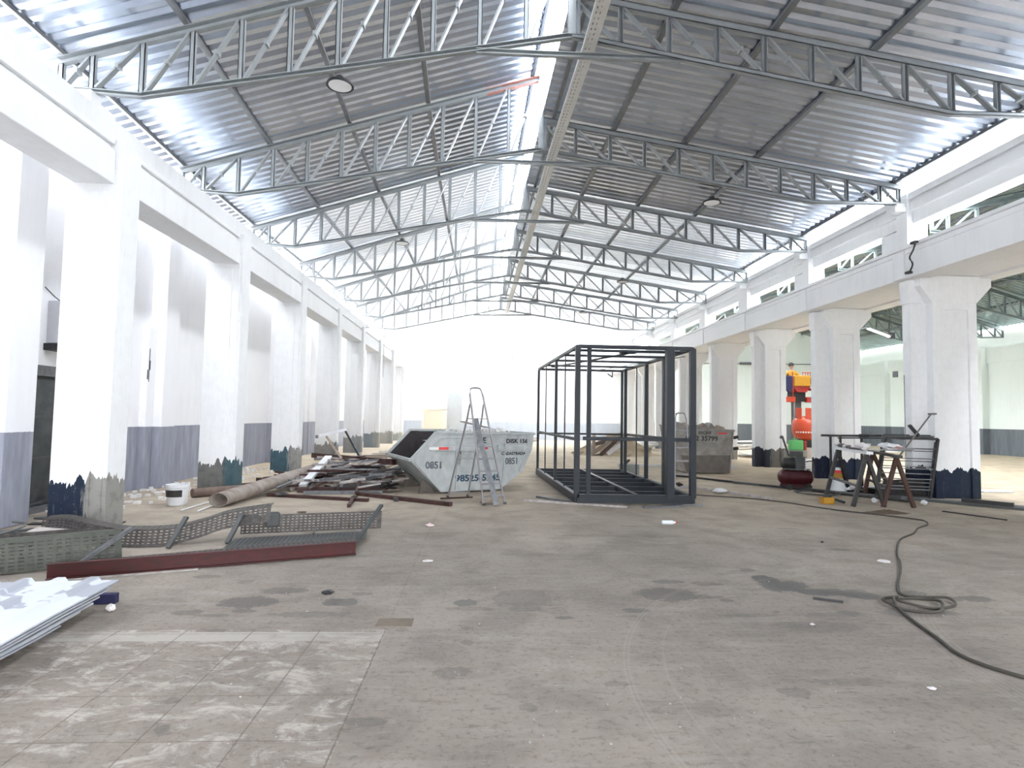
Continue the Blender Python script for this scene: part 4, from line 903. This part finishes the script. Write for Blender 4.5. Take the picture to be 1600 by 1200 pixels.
bar('steel_channel', (-5.25, 14.6, 0), (-4.85, 14.2, 0), .12, .10, RUST, 'rusty bracket at the far left of the scrap heap', 'bracket')
tag(MB().beam((-3.72, 12.9, .12), (-3.62, 14.6, .62), .16, .05).build('perforated_channel', PLASTIC_W), 'pale perforated channel sticking up at the left of the scrap heap', 'channel')
tag(MB().bb((-2.35, 12.9, .02), (-2.08, 13.35, .16)).build('box_section', GREYBAR, bevel=.004), 'short wide grey box section at the right end of the scrap heap', 'box section')
# upright frame with white head bar
t = thing('broken_frame', 'broken frame with a white head bar standing up out of the scrap heap', 'frame', (-3.4, 15.0, .1))
MB().beam((-3.98, 15.0, 1.10), (-3.40, 15.4, 1.26), .05, .07).beam((-3.98, 15.0, 1.28), (-3.80, 15.1, 1.29), .04, .03).build('head_bar', PLASTIC_W, t)['label'] = 'white head bar'
MB().beam((-3.80, 15.05, 1.08), (-2.85, 14.0, .18), .045, .045, (0, 1, 0)).build('leg', TIMBER, t); MB().beam((-3.42, 15.4, 1.22), (-2.72, 14.9, .22), .045, .045, (0, 1, 0)).build('leg', BLACK, t)
MB().tube((-4.05, 14.98, 1.08), (-3.99, 15.0, 1.08), .04).build('hinge_end', GREYBAR, t)

# ------------------------------------------------------------ perforated trays, front left
def plate_along(p, q, up_vec):
    p, q, u = Vector(p), Vector(q), Vector(up_vec); L_ = (q-p).length; d = (q-p)/L_; W_ = u.length; u = u/W_
    return (lambda a, c: p+d*a+u*c), L_, W_
def rep(fn, L_, W_, pu, pv, hu=.6, hv=.35): return perf(fn, L_, W_, pu, pv, hu, hv)
def attach(o, t): o.location = -Vector(t.location)
t = thing('cable_tray', 'wide green grey perforated tray lying on its side at the left edge', 'cable tray', (-4.3, 6.6, 0))
f1 = plate_along((-5.2, 5.72, .03), (-3.82, 6.72, .02), (-.05, .05, .33)); attach(sheetobj('side_plate', [rep(*f1, .075, .036)], TRAY, t), t)
f2 = plate_along((-5.25, 5.8, .02), (-3.85, 6.78, .02), (-.42, .52, .02)); attach(sheetobj('bottom_plate', [rep(*f2, .075, .05)], TRAYD, t), t)
f3 = plate_along((-5.65, 6.4, .02), (-4.35, 7.3, .02), (-.02, .02, .26)); attach(sheetobj('far_side_plate', [rep(*f3, .075, .036)], TRAYD, t), t)
MB().beam((-4.10, 6.30, .02), (-3.78, 6.80, .36), .05, .035).build('end_strut', GREYBAR, t)
MB().beam((-5.2, 5.72, .37), (-3.84, 6.72, .36), .03, .012).build('top_lip', TRAY, t)
# bent strip
t = thing('cable_tray', 'dark bent perforated tray sagging along behind the green grey tray', 'cable tray', (-4.4, 8.1, 0))
bend = [(-5.55, 8.0, .24), (-5.25, 7.95, .26), (-4.7, 7.7, .22), (-4.25, 7.5, .21), (-3.75, 7.55, .22), (-3.45, 7.75, .28), (-3.2, 7.9, .36), (-2.72, 8.1, .42)]
BP = curve_pts(bend, 8); cum = [0]
for a, c in zip(BP[:-1], BP[1:]): cum.append(cum[-1]+(c-a).length)
def along(s_):
    for i in range(len(cum)-1):
        if s_ <= cum[i+1]: return BP[i].lerp(BP[i+1], (s_-cum[i])/(cum[i+1]-cum[i]))
    return BP[-1]
attach(sheetobj('side_plate', [perf(lambda a, c: along(a)+Vector((0, -.25*c, -c)), cum[-1]-.01, .20, .06, .033, .5, .3)], TRAYD, t), t)
attach(sheetobj('top_plate', [perf(lambda a, c: along(a)+Vector((-.1*c, c, .1*c)), cum[-1]-.01, .16, .06, .033, .5, .3)], TRAYD, t), t)
for x, y in ((-3.62, 7.62), (-3.05, 7.9)): MB().beam((x-.05, y-.25, .02), (x+.02, y+.02, .34), .06, .03).build('strut', GREYD, t)
MB().box((-2.74, 8.2, .22), (.18, .12, .2), .5).build('torn_end', GREYD, t, bevel=.03)
# flat tray behind red beam
t = thing('cable_tray', 'long perforated tray lying flat behind the red beam', 'cable tray', (-2.8, 7.1, 0))
f1 = plate_along((-4.0, 6.28, .07), (-1.45, 7.40, .10), (-.10, .26, .0)); attach(sheetobj('bottom_plate', [rep(*f1, .055, .036, .5, .32)], TRAYD, t), t)
f1 = plate_along((-3.1, 8.05, .05), (-1.36, 8.55, .05), (0, .03, .24)); attach(sheetobj('far_side_plate', [rep(*f1, .055, .036, .5, .32)], TRAYD, t), t)
f1 = plate_along((-3.0, 7.3, .04), (-1.42, 7.75, .06), (-.08, .55, .0)); attach(sheetobj('wide_plate', [rep(*f1, .055, .036, .5, .32)], GREYD, t), t)
MB().beam((-1.50, 7.15, .03), (-1.33, 8.35, .40), .05, .03).build('end_strut', GREYD, t); MB().beam((-2.05, 7.65, .14), (-2.12, 8.0, .16), .02, .02).build('cross_rod', BLACK, t)
t = thing('painted_beam', 'long dark red beam lying on the floor in front of the perforated trays', 'beam', (-2.8, 6.5, 0))
MB().chan((-4.12, 6.02, .085), (-1.42, 7.15, .085), .06, .15, .008).build('channel', REDM, t, bevel=.002)
MB().beam((-4.1, 5.96, .006), (-2.9, 6.46, .006), .05, .01).build('loose_lath', PALE, t)
for i, (a, c, m_) in enumerate([((-6.35, 8.9, 0), (-5.15, 9.05, .0), DARK), ((-6.5, 8.2, 0), (-5.4, 8.8, .0), GREYD), ((-6.2, 7.9, 0), (-4.9, 8.55, .02), DARK), ((-6.6, 9.4, 0), (-5.75, 9.2, 0), GREYBAR)]):
    bar('flat_strip', a, c, .14, .02, m_, ['dark flat strip on the floor at the foot of the nearest left column', 'grey flat strip behind the trays at the left edge', 'dark flat strip lying on the back of the trays', 'pale strip by the threshold of the dark door'][i], 'strip')
tag(MB().pipe([(-5.15+.22*math.cos(a/10*2*math.pi)*(1-.006*a), 6.75+.30*math.sin(a/10*2*math.pi), .10+.012*a) for a in range(24)], .013).build('hose_coil', GREYD, smooth=True), 'dark loops of hose lying in the green grey tray', 'hose')
tag(MB().box((-5.0, 7.45, .19), (.5, .3, .012), .2, Matrix.Rotation(.25, 4, 'Z') @ Matrix.Rotation(.12, 4, 'Y')).build('metal_offcut', PALE), 'pale flat offcut lying on the trays at the left edge', 'offcut')

# ------------------------------------------------------------ white corrugated sheets, front left
def wsheet(x0, x1, y0, y1, z, seed, mat, label, rz):
    rr = random.Random(seed); P = []; fs_ = []; prof = []; x = 0
    L_ = x1-x0
    while x < L_:
        for dx, dz in ((0, 0), (.11, 0), (.135, .032), (.195, .032), (.22, 0)):
            if x+dx <= L_: prof.append((x+dx, dz))
        x += .25
    prof.append((L_, 0)); b = MB(); ny = 10
    for j in range(ny+1):
        y = y0+(y1-y0)*j/ny
        for (px, pz) in prof: P.append(Vector((px-L_, y-y1, z+pz+(.004*math.sin(j*1.3+seed)+.0*px))))
    n = len(prof); Mx = Matrix.Translation((x1, y1, 0)) @ Matrix.Rotation(rz, 4, 'Z')
    b.add([Mx @ p for p in P], [(j*n+i, j*n+i+1, (j+1)*n+i+1, (j+1)*n+i) for j in range(ny) for i in range(n-1)])
    o = b.build('roofing_sheet', mat); s = o.modifiers.new('thick', 'SOLIDIFY'); s.thickness = .012; s.offset = -1
    tag(o, label, 'roofing sheet', 'white roofing sheets in the front left stack')
ends = [4.72, 4.90, 5.02, 5.06, 5.16, 5.24]; lab = ['bottom white roofing sheet of the stack at the front left', 'second white roofing sheet from the bottom of the front left stack', 'third white roofing sheet from the bottom of the front left stack', 'fourth white roofing sheet from the bottom of the front left stack', 'fifth white roofing sheet from the bottom of the front left stack', 'top white roofing sheet of the front left stack, with worn grey patches']
for i in range(6): wsheet(-5.1, -3.10+.022*i, 2.2, ends[i], .016+.042*i, i, PANEL if i < 5 else PANELW, lab[i], R(3+.5*i))
bar('timber_block', (-3.28, 5.32, 0), (-3.06, 5.34, 0), .07, .08, NAVY, 'dark block under the far end of the white roofing sheets', 'block')

# ------------------------------------------------------------ litter
def litter(i, x, y, r, mat, label, cat, flat=.35): crumple('litter_scrap', (x, y, .001), r, mat, label, cat, None, flat, 100+i)
litter(0, -.71, 8.97, .07, simple('pink_paper', (.72, .58, .57), (.6, .45, .45), .9), 'pinkish paper scrap on the floor in front of the skip', 'paper')
litter(1, -.56, 6.83, .07, PAPER, 'white torn paper on the floor in the middle', 'paper', .15)
litter(2, -2.98, 5.12, .04, PAPER, 'small white cup end beside the roofing sheets', 'cup', .8)
litter(3, 2.83, 3.64, .028, PAPER, 'tiny white paper shard on the floor, front right', 'paper', .3)
litter(4, 4.83, 6.94, .09, PAPER, 'torn white scrap left of the cable on the right', 'paper', .1)
litter(5, -1.36, 5.64, .055, BLACK, 'small black rag beside the floor stains', 'rag', .2)
litter(6, -2.9, 10.1, .10, DIRT, 'dark twisted scrap on the floor left of centre', 'scrap', .15)
litter(7, -2.45, 12.0, .08, DIRT, 'dark scrap beside the brown channel', 'scrap', .3)
litter(8, -3.85, 12.0, .12, BLACK, 'black rag under the big pale tube', 'rag', .4)
litter(9, 2.72, 4.78, .02, PAPER, 'tiny white crumb inside the front right stain', 'crumb', .5)
litter(10, 4.7, 8.0, .02, BLACK, 'tiny black crumb on the right part of the floor', 'crumb', .6)
tag(MB().beam((3.12, 5.47, .012), (3.34, 5.36, .012), .022, .02).build('metal_stick', DARK), 'short dark stick on the floor below the large wet stain', 'stick')
t = thing('plastic_bottle', 'clear plastic bottle with a red cap lying on the floor before the cage', 'bottle', (3.0, 9.3, .04))
MB().lathe((2.98, 9.3, .035), [(.01, -.11), (.033, -.10), (.035, .06), (.015, .10), (.015, .115)], 14, 'X').build('bottle_body', BOTTLE, t, True); MB().lathe((2.98, 9.3, .035), [(.018, .115), (.018, .14)], 12, 'X').build('cap', REFR, t, True)
tag(MB().bb((-.78, 4.76, 0), (-.50, 4.94, .006)).build('drain_cover', simple('rusty_cover', (.20, .16, .12), (.13, .10, .08), .8)), 'small rusty metal cover set in the floor joint', 'cover')
# pebbles: countless grit
rr = random.Random(5); b = MB()
for i in range(330):
    y = 2.8+rr.random()**1.3*11; x = rr.uniform(-.75, .82)*y+.3*rr.random()
    s = rr.uniform(.003, .008)*(.6+y*.06)
    b.box((x, y, s*.4), (s*2, s*1.6, s), rr.random()*3)
tag(b.build('floor_grit', simple('grit', (.5, .48, .45), (.25, .23, .21), .9, 0, 3, 1)), 'pale grit and crumbs scattered over the concrete floor', 'grit', kind='stuff')
b = MB()
for i in range(140):
    y = rr.uniform(10, 18); x = -6.9+rr.random()**2*1.2; s = rr.uniform(.02, .06); b.box((x, y, s*.4), (s*2, s*1.6, s), rr.random()*3)
tag(b.build('rubble_line', RUBBLE), 'pale rubble along the foot of the left wall', 'rubble', kind='stuff')

# ------------------------------------------------------------ middle and far distance
mound('sand_pile', (6.3, 27.6, 0), 2.0, 1.6, .95, SAND, 'sand pile on the floor seen through the dark steel cage', 'sand', 9, n=36)
for i, (a, c) in enumerate([((4.95, 26.3, .05), (5.9, 26.1, .8)), ((5.3, 26.0, .05), (6.2, 26.1, .85)), ((5.6, 25.9, .1), (6.3, 26.0, .6)), ((5.0, 26.2, .5), (6.1, 26.2, .75)), ((5.0, 26.1, .15), (5.05, 26.2, .95))]):
    tag(MB().beam(a, c, .16, .03, (0, -1, .3)).build('timber_board', [TIMBER, WOODR, PLASTIC_W, WOODR, TIMBER][i]), ['pale board leaning on the left of the sand pile', 'reddish board rising to the right on the sand pile', 'whitish short board at the front of the sand pile', 'reddish board lying high on the sand pile', 'upright dusty board at the left edge of the sand pile'][i], 'board', 'boards on the sand pile')
tag(MB().bb((4.25, 17.55, 0), (4.75, 18.0, .30)).build('concrete_block', simple('greenish_grey', (.27, .29, .26), (.2, .21, .19), .8), bevel=.01), 'greenish grey block behind the right rear corner of the cage', 'block')
tag(MB().beam((4.35, 17.7, .31), (4.5, 17.8, .42), .08, .05).build('block_debris', BLACK), 'black scrap lying on the greenish block behind the cage', 'scrap')
bar('long_tube', (4.8, 20.5, .0), (8.9, 20.3, .0), .16, .10, simple('pale_pipe', (.7, .7, .68), (.6, .6, .58), .6), 'long pale pipe on the floor beyond the cage', 'pipe')  # pipe's own pale grey
rr = random.Random(8)
def slabs(cx, cy, n, w_, label, grp, nm='broken_slab', m_=RUBBLE, dz=.10):
    for i in range(n):
        tag(MB().box((cx+rr.uniform(-w_, w_), cy+rr.uniform(-.5, .5), .06+dz*i), (rr.uniform(.6, 1.4), .9, .05), M=Euler((rr.uniform(-.05, .05), rr.uniform(-.08, .08), rr.uniform(-.5, .5))).to_matrix().to_4x4()).build(nm, m_), label % ORD[i], 'sheet', grp)
slabs(12.6, 27.2, 6, .2, 'white sheet in the heap behind the battered skip, %s from the floor', 'white sheets behind the battered skip', 'white_sheet', dz=.13)
slabs(12.6, 26.2, 3, .2, 'flat white sheet at the front of the heap behind the battered skip, %s up', 'flat sheets behind the battered skip', 'white_sheet', dz=.05)
for i, (x, y) in enumerate([(-1.8, 38), (-.6, 36.5), (.6, 38.2), (1.6, 37), (3.2, 38.5), (-2.6, 34), (8.0, 36), (8.9, 32)]):
    crumple('rubble_heap', (x, y, 0), .8, RUBBLE, ['pale rubble heap at the far left before the end wall', 'pale rubble heap just right of the far grey pillar', 'pale rubble heap behind the white skip', 'pale rubble heap between skip and cage, far back', 'pale rubble heap seen through the left of the cage', 'pale rubble heap by the far left columns', 'pale rubble heap by the far right columns', 'pale rubble heap at the foot of a far right column'][i], 'rubble', None, .35, 60+i)
for i in range(10):
    tag(MB().beam((-4.2+rr.uniform(-.6, .6), 19+i*.8, .05), (-2.4+rr.uniform(-.8, .8), 19.2+i*.9, .08+.03*(i % 3)), .16, .06).build('pale_board', TIMBER if i % 3 else RUBBLE), '%s board lying on the floor behind the scrap heap, %s going back' % ('timber' if i % 3 else 'whitish', ORD[i]), 'board', 'pale boards behind the scrap heap')
t = thing('wooden_cabinet', 'cream door leaf in a frame standing against the far wall left of the skip', 'cabinet', (-3.3, 42, 0))
MB().bb((-3.95, 42, 0), (-2.65, 42.2, 2.05)).build('door_leaf', CREAM, t); MB().bb((-4.05, 41.95, 0), (-3.92, 42.25, 2.12)).bb((-2.66, 41.95, 0), (-2.35, 42.25, 2.12)).bb((-4.05, 41.95, 2.05), (-2.35, 42.25, 2.2)).build('frame', simple('cream_light', (.8, .76, .62), (.75, .7, .55), .7), t)
tag(MB().bb((-2.35, 42.3, 0), (-1.3, 42.9, 3.35)).build('concrete_pillar', CONC, bevel=.02), 'bare grey concrete pillar against the far wall behind the skip', 'pillar')
t = thing('sprinkler_pipe', 'thin horizontal pipe high on the far wall', 'pipe', (-1, 43.9, 6.3))
MB().tube((-4.9, 43.9, 6.3), (2.7, 43.9, 6.35), .03).build('pipe', GREYBAR, t)
for x in (-3.1, -.3, 2.3): MB().tube((x, 43.9, 6.3), (x, 43.9, 5.9), .05).build('drop', GREYBAR, t)
tag(MB().pipe([(-5.1, 24.5, 5.3), (-4.6, 24.3, 5.2), (-4.2, 24.5, 2.6)], .008).build('hanging_wire', BLACK) if False else MB().tube((-4.3, 26.4, 5.6), (-4.3, 26.4, 3.3), .008).tube((-5.22, 26.2, 5.42), (-4.3, 26.4, 5.6), .008).build('hanging_wire', BLACK), 'thin dark wire hanging in front of the left columns', 'wire')

# ------------------------------------------------------------ lift machine with worker in the second hall
LX, LYY = 12.35, 22.0
t = thing('gas_tank', 'big orange rounded gas tank with white letters seen between the columns', 'tank', (LX, LYY, .75))
MB().lathe((LX, LYY, .95), [(.05, .0), (.22, .03), (.42, .14), (.50, .32), (.50, .62), (.46, .76), (.30, .88), (.05, .93)], 32).build('tank_body', ORANGE, t, True)
for a in (200, 255, 310, 20, 110): MB().box((LX+.36*math.cos(R(a)), LYY+.36*math.sin(R(a)), 1.98), (.05, .22, .40), R(a)).build('collar_plate', ORANGE, t, bevel=.01)
b = MB()
for k in range(14): b.box((LX+.505*math.cos(R(200+k*10)), LYY+.505*math.sin(R(200+k*10)), 1.27), (.01, .05, .05), R(200+k*10))
b.build('white_marks', PLASTIC_W, t)
lettering('De', .20, PLASTIC_W, t, Matrix.Translation((.08, -.53, .73)) @ RX, 'lettering', .006, 1.1, .006)
MB().lathe((LX, LYY, .70), [(.2, 0), (.2, .26)], 16).build('foot_ring', BLACK, t)
tag(MB().bb((12.0, 21.6, 0), (12.9, 22.4, .69)).build('timber_crate', simple('grey_brown_wood', (.36, .31, .28), (.27, .23, .2), .85), bevel=.01), 'grey brown block under the orange tank', 'block')
LX = 12.48
t = thing('mast_lift', 'red and yellow mast lift raised behind the orange tank', 'lift', (LX, 22.9, 0))
k_ = 22.9/22.0
MB().bb((LX-.12, 22.85, 0), (LX+.16, 23.1, 2.60)).build('mast', GREYD, t); MB().bb((LX-.16, 22.8, 0), (LX-.12, 22.85, 2.6)).build('mast_rail', ALU, t)
MB().bb((LX-.22, 22.75, 2.45), (LX+.28, 23.2, 2.82)).build('mast_head', BLACK, t)
MB().prism([(LX-.30, 3.06), (LX+.42, 3.06), (LX+.25, 2.82), (LX-.12, 2.82)], 22.6, 23.3).build('platform_support', REDP, t)
MB().bb((LX-.64, 22.6, 2.42), (LX-.2, 22.8, 2.63)).build('outrigger_bar', ORANGE, t, bevel=.02); MB().bb((LX+.25, 22.6, 2.42), (LX+.75, 22.8, 2.63)).build('outrigger_bar', REDP, t, bevel=.02)
MB().bb((LX-.30, 22.5, 3.04), (LX+.36, 22.95, 3.46)).build('platform_body', YELLOW, t, bevel=.03)
b = MB()
for x in (LX-.34, LX+.42): b.tube((x, 22.55, 2.6), (x, 22.55, 3.6), .02)
for x in (LX+.05, LX+.15, LX+.25, LX+.34): b.tube((x, 22.52, 3.44), (x, 22.52, 3.58), .012)
b.tube((LX+.02, 22.52, 3.58), (LX+.42, 22.52, 3.58), .015); b.build('guard_rail', REDP, t)
MB().box((LX+.42, 22.5, 3.25), (.1, .3, .25)).box((LX+.40, 22.5, 2.92), (.2, .2, .1)).build('control_box', REDP, t, bevel=.02)
tag(MB().prism([(LX-.62, 3.44), (LX-.37, 3.44), (LX-.36, 2.98), (LX-.48, 2.74), (LX-.60, 2.88)], 22.5, 22.62).build('canvas_bag', NAVY, bevel=.03), 'dark navy bag hanging at the left of the lift platform', 'bag')
# worker
def skinned(name, joints, edges, mat, parent, sub=2, root=0):
    me = bpy.data.meshes.new(name); me.from_pydata([j[:3] for j in joints], edges, []); o = bpy.data.objects.new(name, me); col.objects.link(o); me.materials.append(mat)
    sk = o.modifiers.new('skin', 'SKIN'); sk.use_smooth_shade = True
    if not me.skin_vertices:
        import bmesh
        bm = bmesh.new(); bm.from_mesh(me); bm.verts.layers.skin.verify(); bm.to_mesh(me); bm.free()
    for i, j in enumerate(joints): me.skin_vertices[0].data[i].radius = (j[3], j[4] if len(j) > 4 else j[3])
    me.skin_vertices[0].data[root].use_root = True
    ss = o.modifiers.new('sub', 'SUBSURF'); ss.levels = sub; ss.render_levels = sub
    if parent: o.parent = parent
    return o
pt = thing('person', 'person in a yellow jacket seen from the chest up behind the yellow lift platform', 'person', (LX+.03, 23.36, 3.20))
J = [(0,0,.06,.13,.10),(0,0,.25,.13,.10),(0,0,.43,.16,.10),(0,0,.53,.055),(0,-.01,.60,.05),(0,-.02,.68,.085,.095),(0,-.02,.76,.075,.085),
     (-.18,0,.45,.055),(-.30,-.05,.25,.045),(-.20,-.22,.12,.035),(-.16,-.27,.10,.025),
     (.18,0,.45,.055),(.32,-.05,.26,.045),(.26,-.24,.12,.035),(.24,-.29,.10,.025),
     (-.09,-.1,.05,.08),(-.11,-.32,.04,.06),(-.11,-.36,-.1,.05),(.09,-.1,.05,.08),(.11,-.32,.04,.06),(.11,-.36,-.1,.05)]
Eg = [(0,1),(1,2),(2,3),(3,4),(4,5),(5,6),(2,7),(7,8),(8,9),(9,10),(2,11),(11,12),(12,13),(13,14),(0,15),(15,16),(16,17),(0,18),(18,19),(19,20)]
skinned('body', J, Eg, SKIN, pt)
Jj = [(0,0,.05,.16,.13),(0,0,.25,.155,.125),(0,0,.43,.18,.12),(0,0,.50,.09),(-.18,0,.45,.075),(-.30,-.05,.25,.06),(-.21,-.20,.13,.05),(.18,0,.45,.075),(.32,-.05,.26,.06),(.27,-.21,.13,.05)]
skinned('jacket', Jj, [(0,1),(1,2),(2,3),(2,4),(4,5),(5,6),(2,7),(7,8),(8,9)], YELLOW, pt)
Jt = [(0,0,.04,.14,.12),(-.09,-.1,.05,.095),(-.11,-.32,.04,.075),(-.11,-.36,-.08,.065),(.09,-.1,.05,.095),(.11,-.32,.04,.075),(.11,-.36,-.08,.065)]
skinned('trousers', Jt, [(0,1),(1,2),(2,3),(0,4),(4,5),(5,6)], NAVY, pt)
child(MB().lathe((0, .0, .72), [(.095, -.03), (.105, .02), (.095, .08), (.06, .12), (.01, .135)], 18), 'hair', HAIR, pt, smooth=True)
child(MB().lathe((-.033, -.107, .70), [(.001, -.008), (.011, 0), (.001, .008)], 8, 'Y').lathe((.033, -.107, .70), [(.001, -.008), (.011, 0), (.001, .008)], 8, 'Y'), 'eyes', BLACK, pt)
child(MB().prism([(-.012, .655), (.012, .655), (0, .70)], -.13, -.10), 'nose', SKIN, pt)
child(MB().bb((-.022, -.112, .632), (.022, -.10, .64)), 'mouth', REDP, pt)
for sx_, X0, Y0 in ((-1, -.16, -.27), (1, .24, -.29)):
    b = MB()
    for i in range(4): b.pipe([(X0+(i-1.5)*.018, Y0, .10), (X0+(i-1.5)*.02, Y0-.05-.008*(i in (1, 2)), .09), (X0+(i-1.5)*.02, Y0-.07-.01*(i in (1, 2)), .065)], .008, 6)
    b.pipe([(X0-sx_*.03, Y0+.01, .10), (X0-sx_*.055, Y0-.03, .09)], .009, 6); b.lathe((X0, Y0, .10), [(.02, -.03), (.035, -.01), (.035, .02), (.02, .04)], 10, 'Y')
    child(b, 'hand', SKIN, pt, smooth=True)
# green can
t = thing('jerry_can', 'bright green jerry can behind the compressor', 'jerry can', (10.9, 19.9, .66))
MB().bb((10.62, 19.9, .68), (11.08, 20.1, 1.02)).build('can_body', GREEN, t, bevel=.03); MB().lathe((11.0, 20.0, 1.02), [(.04, 0), (.04, .05)], 12).build('cap', DARK, t); MB().pipe(curve_pts([(10.72, 20.0, 1.0), (10.75, 20.0, 1.06), (10.88, 20.0, 1.06), (10.92, 20.0, 1.0)]), .014).build('handle', GREEN, t)
tag(MB().bb((10.55, 19.8, .0), (11.15, 20.25, .675)).build('support_box', simple('dark_beige', (.28, .27, .23), (.16, .16, .14), .8), bevel=.01), 'dull box under the green jerry can', 'box')
tag(MB().bb((10.3, 19.2, .0), (11.1, 19.6, .42)).build('foam_board', PLASTIC_W, bevel=.03), 'white block on the floor behind the compressor', 'block')
tag(MB().bb((11.12, 19.95, .68), (11.22, 20.15, 1.0)).build('red_can', REDP, bevel=.02), 'narrow red can right of the green jerry can', 'can')
# pipes in the second hall
tag(MB().pipe(curve_pts([(19.5, 43.8, 6.0), (21.6, 43.8, 6.0), (21.95, 43.8, 5.9), (22.05, 43.8, 5.6), (22.05, 43.8, 3.2)], 5), .10, 10).build('drain_pipe', GREYBAR, smooth=True), 'grey pipe with an elbow on the end wall of the second hall', 'pipe')
tag(MB().tube((13, 43.9, 5.9), (29, 43.9, 6.1), .03).build('wall_pipe', GREYBAR), 'thin pipe running along the end wall of the second hall', 'pipe')
tag(MB().lathe((24.0, 33.5, .12), [(.35, -.12), (.38, .2), (.3, .32)], 20).build('white_tub', PLASTIC_W, smooth=True), 'white tub on the floor by the far right wall', 'tub')
tag(MB().box((12.7, 14.2, .025), (.85, .35, .03), .1).build('white_board', PLASTIC_W), 'white board lying on the floor right of the big column', 'board')
tag(MB().tube((29.05, 36.0, 4.6), (27.5, 36.0, 4.6), .05).tube((27.5, 36.0, 4.75), (27.5, 36.0, 4.45), .07).build('valve_pipe', DARK), 'short dark valve stub on the far right wall', 'valve')

# ------------------------------------------------------------ scattering volume added in the far bays to imitate lens glare
hz = bpy.data.materials.new('glare_haze'); hz.use_nodes = True; hn = hz.node_tree
hn.nodes.remove(hn.nodes['Principled BSDF']); vsn = hn.nodes.new('ShaderNodeVolumeScatter')
vsn.inputs['Color'].default_value = (1, 1, 1, 1); vsn.inputs['Density'].default_value = GLARE_DENSITY; vsn.inputs['Anisotropy'].default_value = .2
hn.links.new(vsn.outputs[0], hn.nodes['Material Output'].inputs['Volume'])
tag(MB().prism([(-7.05, .01), (9.5, .01), (9.5, 7.0), (1.3, 8.3), (1.2, 9.2), (-6.2, 6.9), (-7.05, 6.2)], 17.2, 43.9).build('glare_haze', hz), 'added haze volume imitating glare in the far bays of the hall', 'haze', kind='stuff')
